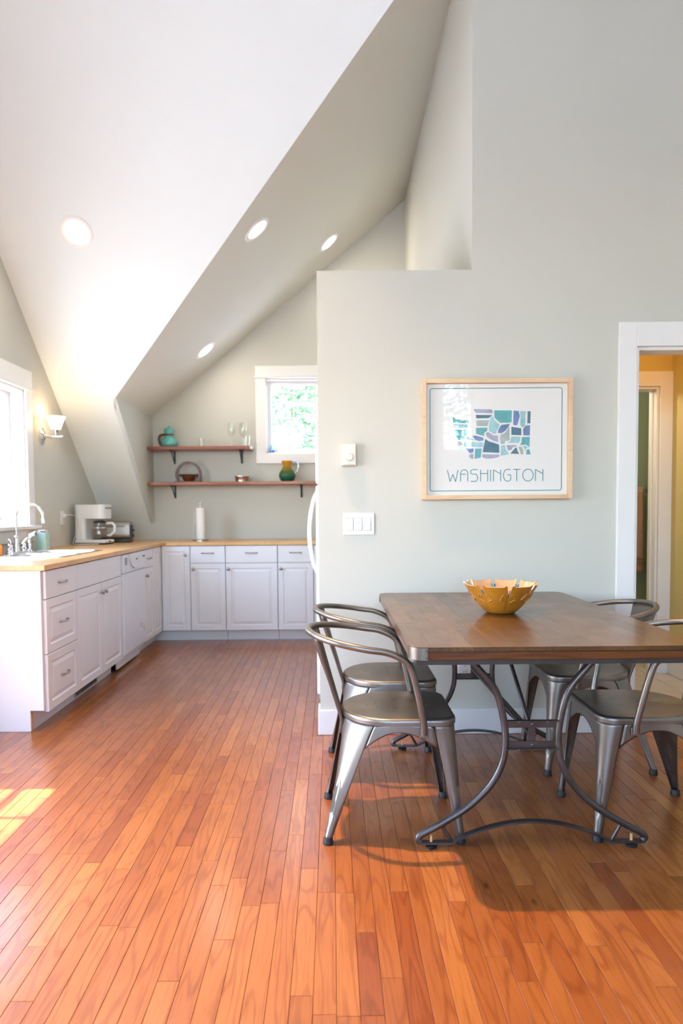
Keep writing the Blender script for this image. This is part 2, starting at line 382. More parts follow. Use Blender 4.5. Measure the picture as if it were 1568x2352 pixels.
# hallway and bathroom behind the doorway
HX, HY, HC = 2.425, 4.90, 2.42
st(box('wall_hall_right', 'hall', HX, HX+.1, YW+.12, HY, 0, HC), 'yellow side wall of the hallway', 'wall')
st(box('wall_hall_left', 'hall', .95, 1.05, YW+.12, HY, 0, HC), 'yellow hallway wall on the kitchen side', 'wall')
DB = (1.56, 2.335, 0, 2.057)
o = M().prism([(.95, 0), (HX+.1, 0), (HX+.1, HC), (.95, HC)], [[(DB[0], -.001), (DB[1], -.001), (DB[1], DB[3]), (DB[0], DB[3])]], HY, HY+.12, fy).build('wall_hall_end', 'hall')
st(o, 'yellow end wall of the hallway with a second door', 'wall')
st(box('wall_bath_back', 'bath', .95, 3.3, 5.86, 5.96, 0, HC), 'grey green bathroom wall behind the towel', 'wall')
st(box('wall_bath_right', 'bath', 3.2, 3.3, HY+.12, 5.86, 0, HC), 'grey green bathroom side wall', 'wall')
st(box('wall_bath_left', 'bath', .95, 1.05, HY+.12, 5.86, 0, HC), 'grey green bathroom wall beside the door', 'wall')
st(box('wall_bath_front', 'bath', HX+.1, 3.3, HY+.02, HY+.12, 0, HC), 'grey green bathroom wall beside the hallway', 'wall')
st(box('ceiling_hall', 'hall', .95, 3.3, YW+.12, 5.96, HC, HC+.1), 'plain ceiling of the hallway and bathroom', 'ceiling')

# ------------------------------------------------------------------ floor with planks
fl = box('floor', 'gap', XL-.2, XR+.2, YR-.2, YB+.1, -.16, -.0115)
st(fl, 'reddish cherry strip floor laid lengthwise through the room', 'floor')
PW = .0572; plank_cache = {}
def plank_verts(w, l, ch=.0009, z0=-.012):
    a, b = w/2-.00045, l/2-.0004
    return ([(-a,-b,z0),(a,-b,z0),(a,b,z0),(-a,b,z0),(-a,-b,-ch),(a,-b,-ch),(a,b,-ch),(-a,b,-ch),(-a+ch,-b+ch,0),(a-ch,-b+ch,0),(a-ch,b-ch,0),(-a+ch,b-ch,0)],
            [(0,1,5,4),(1,2,6,5),(2,3,7,6),(3,0,4,7),(4,5,9,8),(5,6,10,9),(6,7,11,10),(7,4,8,11),(8,9,10,11)])
planks = []
LEN = [.32, .45, .52, .6, .7, .82, .95, 1.1, 1.3]
nrow = int((XR-XL)/PW)+2; x_start = .059-PW*math.ceil((.059-XL)/PW)
for i in range(nrow):
    x = x_start+PW*(i+.5)
    if x > XR: break
    y = YR-random.random()*.9
    y_end = YB if x < XP else YW-.002
    if x < -1.66: y_end = 3.7
    elif x < XP: y_end = 6.34
    if x < XL+.02: continue
    while y < y_end:
        l = random.choice(LEN); e = y+l
        if e > y_end-.12: e = y_end
        planks.append((x, y, e)); y = e
    if XP < x < XN:                                              # under and behind the refrigerator
        y = YW+.002
        while y < 6.34:
            e = min(6.34, y+random.choice(LEN)); planks.append((x, y, e)); y = e
def in_view(x, y):
    if y < 1.2: return None
    sx, sy = 762+x/y*1568, 1171+1.2/y*1568
    return sy if -60 < sx < 1630 and sy < 2440 else None
def score(p):
    y = [p[1]+(p[2]-p[1])*k/6 for k in range(7)]
    v = [in_view(p[0], q) for q in y]
    if not any(v): return 0
    return sum((1568/q)**3/1e6 for q, k in zip(y, v) if k)*(p[2]-p[1])
planks.sort(key=score, reverse=True)
stuff = M()
for k, (x, a, b) in enumerate(planks):
    l = round(b-a, 3)
    if k < 298:
        if l not in plank_cache:
            v, f = plank_verts(PW, l); plank_cache[l] = M().add(v, f).mesh('plank', 'floor')
        o = bpy.data.objects.new('plank', plank_cache[l]); COL.objects.link(o); o.parent = fl; o.location = (x, (a+b)/2, random.uniform(-.0002, .0002))
    else:
        v, f = plank_verts(PW, b-a); stuff.add([(p[0]+x, p[1]+(a+b)/2, p[2]) for p in v], f)
o = stuff.build('plank_field', 'floor', fl); o['kind'] = 'stuff'
# hallway tiles
hf = st(box('floor_hall', 'grout', .95, 3.3, YW, 5.96, -.012, -.004), 'beige tile floor of the hallway beyond the doorway', 'floor')
tm = M().box(-.149, .149, -.149, .149, -.006, 0).mesh('tile', 'tile')
for i in range(6):
    for j in range(8):
        x, y = 1.20+i*.303, YW+.16+j*.303
        if x > 3.2 or y > 5.8: continue
        o = bpy.data.objects.new('tile', tm); COL.objects.link(o); o.parent = hf; o.location = (x, y, random.uniform(-.0003, .0003))
        md = o.modifiers.new('b', 'BEVEL'); md.width = .0015

# ------------------------------------------------------------------ baseboards, casings
def base(name, x0, x1, y0, y1, lab):
    return st(box(name, 'trim', x0, x1, y0, y1, .0005, .135, bevel=.004), lab, 'baseboard')
base('baseboard_dining', XP-.012, 1.49, YW-.015, YW, 'white baseboard under the framed map')
base('baseboard_alcove', XP-.012, XP, YW, YW+.12, 'short white baseboard return at the wall end by the refrigerator')
base('baseboard_right', XR-.015, XR, YR, YW, 'white baseboard along the right wall')
base('baseboard_left', XL, XL+.015, 3.14, 3.62, 'white baseboard between the glazed doors and the cabinets')
base('baseboard_hall', HX-.014, HX, YW+.14, HY, 'white baseboard in the yellow hallway')
def doorcase(name, lab, d, y, lw, hw, side=-1, yb=None):
    t = thing(name, lab, 'door frame', (0, 0, 0), kind='structure')
    yb = yb or y+.12
    f0, f1 = (y-.018, y) if side < 0 else (y, y+.018)
    box('casing', 'trim', d[0]-lw, d[0], f0, f1, 0, d[3]+hw, t, .003)
    box('casing', 'trim', d[1], d[1]+lw, f0, f1, 0, d[3]+hw, t, .003)
    box('head_casing', 'trim', d[0], d[1], f0, f1, d[3], d[3]+hw, t, .003)
    box('jamb', 'trim', d[0], d[0]+.018, y, yb, 0, d[3], t, .002)
    box('jamb', 'trim', d[1]-.018, d[1], y, yb, 0, d[3], t, .002)
    box('head_jamb', 'trim', d[0]+.018, d[1]-.018, y, yb, d[3]-.018, d[3], t, .002)
    box('stop', 'trim', d[1]-.03, d[1]-.018, y+.05, y+.085, 0, d[3]-.018, t, .002)
    box('stop', 'trim', d[0]+.018, d[0]+.03, y+.05, y+.085, 0, d[3]-.018, t, .002)
    return t
doorcase('trim_1', 'white painted casing of the doorway beside the framed map', DW, YW, .095, .125)
doorcase('trim_2', 'white inner door casing at the end of the yellow hallway', DB, HY, .09, .105)

# ------------------------------------------------------------------ windows and glazed doors (local: x along wall, -y into the room)
def window(name, label, loc, rz, w, h, cols, rows, T=T, stool=True, head=.125, side=.095, sashes=1, deep=.10):
    t = thing(name, label, 'window', loc, rz, kind='structure')
    # jambs
    for x0, x1, z0, z1 in ((0, .02, 0, h), (w-.02, w, 0, h), (.02, w-.02, h-.02, h), (.02, w-.02, 0, .02)):
        box('jamb', 'trim', x0, x1, 0, T, z0, z1, t, .002)
    box('casing', 'trim', -side, .008, -.02, 0, 0 if stool else -.09, h+.004, t, .003)
    box('casing', 'trim', w-.008, w+side, -.02, 0, 0 if stool else -.09, h+.004, t, .003)
    box('head_casing', 'trim', -side, w+side, -.024, 0, h+.018, h+head, t, .003)
    box('head_bead', 'trim', -side-.012, w+side+.012, -.036, 0, h, h+.018, t, .005)
    if stool:
        box('stool', 'trim', -side-.02, w+side+.02, -.06, .02, -.028, 0, t, .004)
        box('apron', 'trim', -side, w+side, -.018, 0, -.12, -.028, t, .003)
    else:
        box('casing', 'trim', .008, w-.008, -.02, 0, -.09, .006, t, .003)
    sw = (w-.04)/sashes
    for k in range(sashes):
        a, b = .02+k*sw, .02+(k+1)*sw; r = .038
        sx = box('sash', 'trim', a, a+r, deep, deep+.035, .02, h-.02, t, .003)
        for x0, x1, z0, z1 in ((b-r, b, .02, h-.02), (a+r, b-r, .02, .02+r), (a+r, b-r, h-.02-r, h-.02)):
            box('sash_rail', 'trim', x0, x1, deep, deep+.035, z0, z1, sx, .003)
        box('pane', 'glass', a+r-.003, b-r+.003, deep+.016, deep+.02, .02+r-.003, h-.02-r+.003, sx)
        gw, gh = b-a-2*r, h-.04-2*r
        for i in range(1, cols):
            x = a+r+gw*i/cols; box('muntin', 'trim', x-.008, x+.008, deep+.011, deep+.025, .02+r, h-.02-r, sx)
        for j in range(1, rows):
            z = .02+r+gh*j/rows; box('muntin', 'trim', a+r, b-r, deep+.0115, deep+.0245, z-.008, z+.008, sx)
    return t
window('window_1', 'white framed casement window over the kitchen sink', (XL, WIN[0], WIN[2]), PI/2, WIN[1]-WIN[0], WIN[3]-WIN[2], 1, 1, sashes=2, head=.15)
window('window_2', 'small white framed grid window above the kitchen shelf', (BW[0], YB, BW[2]), 0, BW[1]-BW[0], BW[3]-BW[2], 4, 2, stool=False, deep=.055)
for k, w in enumerate(RW):
    window('window_%d' % (k+3), ['tall rear window nearer the glazed doors', 'wide middle window of the rear wall', 'small high rear window facing the framed map'][k], (w[1], YR, w[2]), PI, w[1]-w[0], w[3]-w[2], 2, 3, sashes=1 if k == 2 else 2)
    portal(((w[0]+w[1])/2, YR-T-.02, (w[2]+w[3])/2), w[1]-w[0], w[3]-w[2], (0, 1, 0))
portal((XL-T-.02, (WIN[0]+WIN[1])/2, (WIN[2]+WIN[3])/2), WIN[1]-WIN[0], WIN[3]-WIN[2], (1, 0, 0))
portal((XL-T-.02, (DOR[0]+DOR[1])/2, DOR[3]/2), DOR[1]-DOR[0], DOR[3], (1, 0, 0))
portal(((BW[0]+BW[1])/2, YB+T+.02, (BW[2]+BW[3])/2), BW[1]-BW[0], BW[3]-BW[2], (0, -1, 0))
dcase = thing('trim_3', 'white casing around the glazed garden doors', 'door frame', (XL, DOR[0], 0), PI/2, kind='structure')
dw = DOR[1]-DOR[0]
for a, b in ((-.095, 0), (dw, dw+.095)): box('casing', 'trim', a, b, -.018, 0, 0, DOR[3], dcase, .003)
box('head_casing', 'trim', -.095, dw+.095, -.022, 0, DOR[3], DOR[3]+.13, dcase, .003)
for a, b in ((0, .03), (dw-.03, dw)): box('jamb', 'trim', a, b, 0, T, 0, DOR[3], dcase, .002)
box('head_jamb', 'trim', .03, dw-.03, 0, T, DOR[3]-.03, DOR[3], dcase, .002)
for k in range(2):
    w = (dw-.06)/2-.002; x0 = DOR[0]+.03+k*(w+.004)
    t = thing('door_%d' % (k+1), ['white glazed garden door leaf farther from the sink', 'white glazed garden door leaf nearer the sink'][k], 'door', (XL-.08, x0, .01), PI/2, kind='structure')
    H = DOR[3]-.045; r = .085
    box('stile', 'trim', 0, r, 0, .045, 0, H, t, .003); box('stile', 'trim', w-r, w, 0, .045, 0, H, t, .003)
    box('rail', 'trim', r, w-r, 0, .045, 0, .24, t, .003); box('rail', 'trim', r, w-r, 0, .045, H-.06, H, t, .003)
    gw, gh = (w-2*r)/3, (H-.30)/6
    for i in range(1, 3): box('muntin', 'trim', r+gw*i-.011, r+gw*i+.011, .004, .041, .24, H-.06, t)
    for j in range(1, 6): box('muntin', 'trim', r, w-r, .005, .04, .24+gh*j-.011, .24+gh*j+.011, t)
    for i in range(3):
        for j in range(6): box('pane', 'glass', r+gw*i+.008, r+gw*(i+1)-.008, .021, .025, .24+gh*j+.008, .24+gh*(j+1)-.008, t)
    kx = w-.05 if k == 0 else .05
    M().lathe([(.012, 0), (.01, .03), (.026, .045), (.028, .06), (.018, .072)], 16).xf(lambda x, y, z: (kx+x, -z, .95+y)).build('knob', 'nickel', t, 40)

# ------------------------------------------------------------------ outside
g_ = st(box('ground', 'bounce_ground', -60, 60, -60, 60, -.9, -.6), 'pale gravel ground outside the house, toned to bounce daylight indoors', 'ground')  # pale tone chosen to bounce neutral daylight up to the ceiling
def tree(loc, h, r, n, label, seed):
    R = random.Random(seed); t = thing('garden_tree', label, 'tree', loc, group='trees outside the windows')
    M().tube([(0, 0, 0), (.05, .03, h*.35), (-.04, .05, h*.7), (0, 0, h*.95)], [.16, .12, .08, .03], 8).build('trunk', 'bark', t, 50)
    m = M()
    clumps = [(R.uniform(-1, 1)*r*.75, R.uniform(-1, 1)*r*.75, h*R.uniform(.32, 1), r*R.uniform(.3, .55)) for _ in range(16)]
    for _ in range(n):
        c = R.choice(clumps); d = Vector((R.gauss(0, 1), R.gauss(0, 1), R.gauss(0, 1))).normalized()*c[3]*R.random()**.4
        p = Vector((c[0], c[1], c[2]))+d; a = R.uniform(0, 2*PI); s = R.uniform(.05, .11)
        u = Vector((math.cos(a), math.sin(a), R.uniform(-.7, .4)))*s; v = Vector((-math.sin(a), math.cos(a), R.uniform(-.5, .5)))*s*.45
        m.add([p-u, p+v, p+u, p-v], [(0, 1, 2, 3)])
    m.build('foliage', 'leaf', t)
    return t
tree((-1.1, 10.6, -.6), 5.2, 1.3, 5000, 'leafy green tree seen through the left of the kitchen window', 1)
tree((2.2, 12.6, -.6), 5.6, 1.5, 5000, 'leafy green tree seen through the right of the kitchen window', 2)
tree((-1.4, 15.8, -.6), 6.5, 2.0, 4000, 'taller green tree farthest behind the kitchen window', 3)
tree((3.0, -7.2, -.6), 6.5, 1.9, 6000, 'tall leafy tree outside the rear window facing the map', 4)
tree((-2.5, -11, -.6), 7, 2.4, 3000, 'tall leafy tree outside the rear window by the glazed doors', 5)

# ------------------------------------------------------------------ kitchen cabinets (local: x along the run, front face at y = 0 looking to -y, floor at z = 0)
def pull(parent, x, z, w=.105):
    h = M().tube([(x-w/2, -.004, z), (x-w/2+.008, -.018, z), (x-.02, -.026, z), (x, -.027, z), (x+.02, -.026, z), (x+w/2-.008, -.018, z), (x+w/2, -.004, z)],
                 [.006, .005, .0038, .0055, .0038, .005, .006], 8).build('handle', 'nickel', parent, 50)
    return h
def knob(parent, x, z):
    return M().lathe([(.008, 0), (.006, .012), (.014, .02), (.0155, .026), (.011, .031), (.003, .033)], 14).xf(lambda a, b, c: (x+a, -c, z+b)).build('knob', 'nickel', parent, 50)
def panel(parent, name, x0, x1, z0, z1, flat=False, m='cab', t=.019):
    """drawer front or raised panel door: slab with a routed groove and a raised field"""
    if flat: return box(name, m, x0, x1, -t, 0, z0, z1, parent, .0035)
    d = .052; e = M(); yy = -t
    def ring(i, y): return [(x0+i, y, z0+i), (x1-i, y, z0+i), (x1-i, y, z1-i), (x0+i, y, z1-i)]
    rings = [ring(0, 0), ring(0, yy+.003), ring(.003, yy), ring(d-.006, yy), ring(d, yy+.007), ring(d+.006, yy+.007), ring(d+.028, yy+.0005)]
    vs = [p for r in rings for p in r]; fs = [(3, 2, 1, 0)]
    for k in range(len(rings)-1):
        for i in range(4):
            j = (i+1) % 4; fs.append((k*4+i, k*4+j, k*4+4+j, k*4+4+i))
    n = len(rings)*4; fs.append((n-4, n-3, n-2, n-1))
    return e.add(vs, fs).build(name, m, parent)
CH, TK, KD = .884, .115, .075
def cabinet(name, label, loc, rz, w, depth=.60, fronts=(), toe=True, end_left=False, group='white base cabinets'):
    t = thing(name, label, 'cabinet', loc, rz, group)
    if name == 'sink_cabinet':
        M().box(.001, .02, .001, depth, TK, CH-.001).box(w-.02, w-.001, .001, depth, TK, CH-.001).box(.02, w-.02, .001, depth, TK, TK+.018).box(.02, w-.02, depth-.01, depth, TK+.018, CH-.001).build('body', 'cab', t)
    else: box('body', 'cab', .001, w-.001, .001, depth, TK, CH-.001, t, .001)
    if toe: box('toe_kick', 'cab', .001, w-.001, KD, KD+.015, .001, TK, t)
    for f in fronts:
        k, x0, x1, z0, z1 = f[:5]
        p = panel(t, k, x0+.0018, x1-.0018, z0+.0018, z1-.0018, flat=(k == 'drawer' and z1-z0 < .2) or k == 'false_front')
        for a in f[5:]:
            if a[0] == 'pull': pull(p, a[1], a[2]).location = (0, -.019, 0)
            else: knob(p, a[1], a[2]).location = (0, -.019, 0)
    return t
XF = -1.58; HPI = PI/2
DZ = .722                                                         # drawer/door split
# left run, local x = world Y, front faces +X
t = cabinet('drawer_cabinet', 'white three-drawer base cabinet at the open end of the sink counter', (XF, 3.70, 0), HPI, .452, .69,
    [('drawer', 0, .452, DZ, CH-.004, ('pull', .226, .80)), ('drawer', 0, .452, .42, DZ, ('pull', .226, .575)), ('drawer', 0, .452, TK-.012, .42, ('pull', .226, .27))])
M().prism([(0, TK), (KD, TK), (KD, 0), (.70, 0), (.70, CH-.002), (0, CH-.002)], (), -.021, 0, lambda a, b, c: (c, a, b+.001)).build('end_panel', 'cab', t, bevel=.0015)
M().box(-.0215, -.0005, KD-.004, KD-.0005, .004, TK-.004).build('raw_edge', 'ply', t)
t = cabinet('sink_cabinet', 'white two-door base cabinet under the kitchen sink', (XF, 4.155, 0), HPI, .88, .69,
    [('false_front', 0, .88, DZ, CH-.004), ('door', 0, .44, TK-.012, DZ, ('knob', .405, .66)), ('door', .44, .88, TK-.012, DZ, ('knob', .475, .66))])
g = box('vent_grille', 'nickel', .15, .56, KD-.008, KD-.0005, .012, .098, t, .002)
for i in range(16): box('louver', 'slot', .17+i*.024, .181+i*.024, KD-.010, KD-.008, .022, .088, g)
# dishwasher
t = thing('dishwasher', 'white built-in dishwasher beside the sink cabinet', 'dishwasher', (XF, 5.038, 0), HPI)
box('body', 'appl', .004, .606, .002, .60, .09, CH-.004, t, .002)
d = box('door', 'appl', .006, .604, -.03, 0, .125, .735, t, .006)
cp = box('control_panel', 'appl', .006, .604, -.034, 0, .737, CH-.008, t, .006)
M().prism(arc((.305, CH-.012), .17, PI, 2*PI, 20, .115), (), -.046, -.034, fy).build('handle_scoop', 'appl', cp, bevel=.004)
M().prism(arc((.305, CH-.02), .13, PI, 2*PI, 20, .07), (), -.0475, -.046, fy).build('handle_recess', 'plastic', cp)
box('badge', 'slot', .28, .33, -.0482, -.0475, CH-.06, CH-.05, cp)
for i in range(5): box('vent_slot', 'slot', .035, .10, -.0348, -.034, .80+i*.011, .806+i*.011, cp)
box('button_row', 'slot', .52, .58, -.0348, -.034, .83, .842, cp)
k = box('kick_plate', 'appl', .01, .60, .03, .045, .02, .115, t, .003)
for x in (.05, .56): M().lathe([(.014, 0), (.014, .02)], 12, (x, .10, .0)).build('foot', 'black', t)
# narrow cabinet and corner cabinet
cabinet('narrow_cabinet', 'narrow white cabinet with one drawer right of the dishwasher', (XF, 5.648, 0), HPI, .283, .60,
    [('drawer', 0, .283, DZ, CH-.004, ('pull', .14, .80, .09)), ('door', 0, .283, TK-.012, DZ, ('knob', .035, .66))])
YF = 6.23
cc = thing('corner_cabinet', 'white corner cabinet with two full-height folding doors', 'cabinet', (XF, YF, 0), 0, 'white base cabinets')
m = M().box(-.60, 0, -.296, .60, TK, CH-.001).box(0, .285, .001, .60, TK, CH-.001); m.xf(lambda x, y, z: (x-.001, y, z)).build('body', 'cab', cc)
ld = panel(cc, 'door', .002, .275, TK-.01, CH-.006); ld.rotation_euler[2] = HPI; ld.location = (.001, -.297, 0)
rd = panel(cc, 'door', .024, .281, TK-.01, CH-.006); knob(rd, .245, .80).location = (0, -.019, 0)
box('toe_kick', 'cab', -KD-.015, -KD, -.296, KD, .001, TK, cc); box('toe_kick', 'cab', -KD, .284, KD, KD+.015, .001, TK, cc)
# back run
def back_cab(x0, x1, label):
    w = x1-x0
    return cabinet('base_cabinet', label, (x0, YF, 0), 0, w, .60,
        [('drawer', 0, w, DZ, CH-.004, ('pull', w/2, .815, .15)), ('door', 0, w, TK-.012, DZ, ('knob', .028, .67))])
back_cab(-1.295, -.976, 'white cabinet with drawer over door, next to the corner cabinet')
back_cab(-.974, -.500, 'widest white cabinet with drawer over door, below the green glass pitcher')
back_cab(-.498, -.172, 'white cabinet with drawer over door, beside the refrigerator handle')
back_cab(-.170, .725, 'white cabinet with drawer over door, mostly hidden behind the refrigerator')
# worktops
WT0, WT1 = CH+.0005, .914
SK = (-2.19, -1.70, 4.30, 5.03)
wl = M().prism([(XL, 3.66), (-1.548, 3.66), (-1.548, 6.197), (-1.53, 6.215), (-1.53, YB), (XL, YB)], [rect(SK)], WT0, WT1, lambda a, b, c: (a, b, c)).build('worktop', 'butcher', bevel=.003)
tag(wl, 'light butcher-block worktop with the sink set into it', 'worktop', 'butcher-block worktops')
wb = M().prism([(-1.529, 6.2155), (-1.512, 6.199), (XN-.005, 6.199), (XN-.005, YB), (-1.529, YB)], (), WT0, WT1, lambda a, b, c: (a, b, c)).build('worktop', MT['butcher'], bevel=.003)
tag(wb, 'light butcher-block worktop with the paper towel holder on it', 'worktop', 'butcher-block worktops')
# sink
t = thing('kitchen_sink', 'stainless steel drop-in sink under the window', 'sink', ((SK[0]+SK[1])/2, (SK[2]+SK[3])/2, WT1))
hw, hl = (SK[1]-SK[0])/2, (SK[3]-SK[2])/2
R_ = rrect(-hw-.012, hw+.012, -hl-.012, hl+.012, .035)
b1 = rrect(-hw+.085, hw-.02, -hl+.02, -.012, .06); b2 = rrect(-hw+.085, hw-.02, .012, hl-.02, .06)
M().prism(R_, [b1, b2], .0006, .006, lambda a, b, c: (a, b, c)).build('rim', 'stainless', t, bevel=.002)
for b in (b1, b2):
    cx = sum(p[0] for p in b)/len(b); cy = sum(p[1] for p in b)/len(b); vs = []; fs = []; n = len(b)
    for s, z in ((1, .005), (.99, -.02), (.95, -.15), (.88, -.165), (.15, -.17)): vs += [(cx+(p[0]-cx)*s, cy+(p[1]-cy)*s, z) for p in b]
    for k in range(4):
        for i in range(n): j = (i+1) % n; fs.append((k*n+i, k*n+j, k*n+n+j, k*n+n+i))
    fs.append(tuple(range(4*n, 5*n)))
    bs = M().add(vs, fs).build('basin', 'stainless', t, 50, solid=.0015)
    M().lathe([(.03, 0), (.035, .003), (.02, .004), (.018, .001)], 18, (cx, cy, -.1685)).build('drain', 'chrome', bs, 40)
# faucet (on the wall side of the sink)
FX, FY, FZ = SK[0]+.032, 4.665, WT1+.006
t = thing('kitchen_faucet', 'tall chrome gooseneck faucet with two lever handles', 'faucet', (FX, FY, FZ))
M().prism(rrect(-.028, .028, -.13, .13, .026), (), 0, .014, lambda a, b, c: (a, b, c)).build('base_plate', 'chrome', t, bevel=.004, smooth=40)
M().lathe([(.026, .014), (.024, .03), (.017, .07), (.014, .10), (.018, .104), (.018, .114), (.012, .12)], 18).build('body', 'chrome', t, 40)
neck = [(0, 0, .11), (0, 0, .23)]+[(.085-.085*math.cos(a), .02*(1-math.cos(a)), .25+.085*math.sin(a)) for a in [PI*k/14 for k in range(15)]]+[(.172, .04, .215)]
M().tube(neck, .0105, 12).build('spout', 'chrome', t, 60)
M().tube([(.171, .04, .235), (.172, .04, .205)], [.0125, .014], 12).build('spout_tip', 'chrome', t, 60)
for s in (-1, 1):
    M().lathe([(.023, .014), (.024, .03), (.017, .04), (.019, .06), (.012, .07)], 16, (0, s*.1, 0)).build('handle_base', 'chrome', t, 40)
    M().tube([(0, s*.1, .062), (.01, s*.115, .085), (.015, s*.14, .10)], [.009, .008, .006], 10).build('lever', 'chrome', t, 60)
t = thing('side_sprayer', 'chrome pull-out sprayer standing beside the faucet', 'sprayer', (FX-.0, FY+.19, FZ))
M().lathe([(.022, 0), (.02, .01), (.013, .02), (.016, .045), (.018, .085), (.014, .10)], 16).build('body', 'chrome', t, 40)
M().tube([(0, 0, .095), (.01, .005, .115), (.04, .012, .13)], [.012, .014, .013], 12).build('head', 'chrome', t, 60)
M().tube([(.038, .012, .129), (.046, .014, .132)], .0135, 12).build('nozzle', 'black', t)
t = thing('soap_bottle', 'square aqua soap bottle at the back of the sink', 'bottle', (-2.19, 5.16, WT1))
M().prism(rrect(-.04, .04, -.04, .04, .009), (), 0, .125, lambda a, b, c: (a, b, c)).build('bottle', 'soap', t, bevel=.005, smooth=40)
cp = M().prism(rrect(-.031, .031, -.031, .031, .008), (), .125, .15, lambda a, b, c: (a, b, c)).build('cap', 'plastic', t, bevel=.003, smooth=40)
M().tube([(0, -.032, .14), (.034, -.034, .14)], .004, 8).build('nozzle', 'black', cp)
t = thing('dish_liquid', 'small orange bottle on the sink edge beside the faucet', 'bottle', (FX+.02, FY-.30, FZ))
M().lathe([(.024, 0), (.026, .01), (.026, .06), (.016, .078), (.011, .085)], 18).build('bottle', 'orange', t, 40)
M().lathe([(.012, .085), (.012, .105), (.006, .11)], 14).build('cap', 'plastic', t, 40)
t = thing('sill_bird', 'white ceramic bird ornament on the window sill over the sink', 'ornament', (XL-.02, 4.72, WIN[2]))
M().lathe([(.012, 0), (.03, .012), (.036, .035), (.028, .06), (.018, .075), (.016, .085)], 16, sx=.8, sy=1.3).build('body', 'plastic', t, 60)
M().lathe([(.003, 0), (.016, .008), (.019, .02), (.013, .034), (.002, .04)], 14, (0, .02, .078)).build('head', 'plastic', t, 60)
M().tube([(0, .036, .097), (0, .055, .093)], [.006, .001], 8).build('beak', 'plastic', t, 60)
M().tube([(0, -.03, .045), (0, -.075, .085)], [.014, .004], 8).build('tail', 'plastic', t, 60)
# outlet with plug and coffee maker
def outlet(name, label, loc, rz):
    t = thing(name, label, 'outlet', loc, rz)
    p = box('cover_plate', 'plastic', -.035, .035, -.006, 0, -.057, .057, t, .003)
    for z in (-.02, .02):
        r = M().prism(rrect(-.017, .017, z-.014, z+.014, .008), (), -.0085, -.006, fy).build('socket', 'plastic', p)
        for x in (-.006, .006): box('slot', 'slot', x-.0012, x+.0012, -.0089, -.0085, z-.002, z+.007, r)
        M().lathe([(.0024, 0), (.0024, .0004)], 10).xf(lambda a, b, c: (a, -.0085-c, z-.008+b)).build('ground_hole', 'slot', r)
    return t
outlet('wall_outlet', 'white outlet low on the wall behind the dining table', (.701, YW, .352), 0)
oc = outlet('wall_outlet', 'white outlet on the left wall with the coffee maker plugged in', (XL, 5.80, 1.15), HPI)
t = thing('coffee_maker', 'white drip coffee maker with glass carafe on the worktop', 'coffee maker', (-2.115, 6.02, WT1), math.radians(80))
# local: front faces -y, depth along +y
box('foot', 'black', -.085, .085, -.155, .12, 0, .012, t, .004)
box('base', 'plastic', -.09, .09, -.165, .12, .012, .042, t, .012, seg=3)
M().lathe([(.066, .042), (.066, .046)], 24, (0, -.07, 0)).build('warming_plate', 'black', t, 40)
M().prism(rrect(-.09, .09, .02, .12, .03), (), .042, .24, lambda a, b, c: (a, b, c)).build('reservoir', 'plastic', t, smooth=40)
hd = M().prism(rrect(-.092, .092, -.155, .125, .05, 8), (), .225, .335, lambda a, b, c: (a*(1+.02*(c-.225)/.11), b*(1+.02*(c-.225)/.11), c)).build('brew_head', 'plastic', t, smooth=40)
M().prism(rrect(-.094, .094, -.158, .127, .05, 8), (), .335, .347, lambda a, b, c: (a, b, c)).build('lid', 'plastic', t, bevel=.004, smooth=40)
ca = M().lathe([(.05, .048), (.066, .062), (.069, .10), (.06, .145), (.05, .175), (.052, .19)], 24, (0, -.07, 0), cap=False).build('carafe', 'carafe', t, 60)
M().lathe([(.053, .186), (.054, .198), (.045, .205), (.02, .208)], 24, (0, -.07, 0)).build('carafe_lid', 'black', ca, 40)
M().lathe([(.061, .142), (.059, .150)], 24, (0, -.07, 0), cap=False).build('band', 'chrome', ca, 40)
M().tube([(.035, -.12, .185), (.05, -.165, .185), (.055, -.185, .16), (.05, -.185, .11), (.042, -.15, .075), (.036, -.12, .075)], [.011, .012, .013, .012, .011, .009], 10).build('carafe_handle', 'plastic', ca, 60)
box('switch', 'black', -.012, .012, -.168, -.165, .02, .034, t, .001)
def text_mesh(txt, size, name, m, parent, loc, rot):
    c = bpy.data.curves.new(name, 'FONT'); c.body = txt; c.size = size; c.align_x = 'CENTER'; c.extrude = .0004
    o = bpy.data.objects.new(name, c); COL.objects.link(o)
    me = bpy.data.meshes.new_from_object(o.evaluated_get(bpy.context.evaluated_depsgraph_get())); bpy.data.objects.remove(o); bpy.data.curves.remove(c)
    me.materials.clear(); me.materials.append(MT[m]); q = bpy.data.objects.new(name, me); COL.objects.link(q); q.parent = parent; q.location = loc; q.rotation_euler = rot
    return q
text_mesh('MR. COFFEE', .02, 'lettering', 'black', hd, (0, -.1592, .31), (PI/2, 0, 0))
cord = smooth_path([(XL+.03, 5.80, 1.17), (XL+.07, 5.84, 1.172), (XL+.085, 5.92, 1.13), (XL+.045, 5.97, 1.0), (XL+.04, 5.93, .93), (XL+.10, 5.86, .922), (-2.13, 5.865, .921), (-2.03, 5.90, .921), (-2.03, 6.01, .925)])
cl = t.matrix_basis.copy()
cm = M().tube(cord, .0032, 8); inv = (Matrix.Translation(t.location) @ Matrix.Rotation(math.radians(80), 4, 'Z')).inverted()
cm.xf(lambda x, y, z: inv @ Vector((x, y, z))).build('power_cord', 'plastic', t, 60)
M().box(XL+.009, XL+.035, 5.785, 5.815, 1.155, 1.185).xf(lambda x, y, z: inv @ Vector((x, y, z))).build('plug', 'plastic', t, bevel=.003)
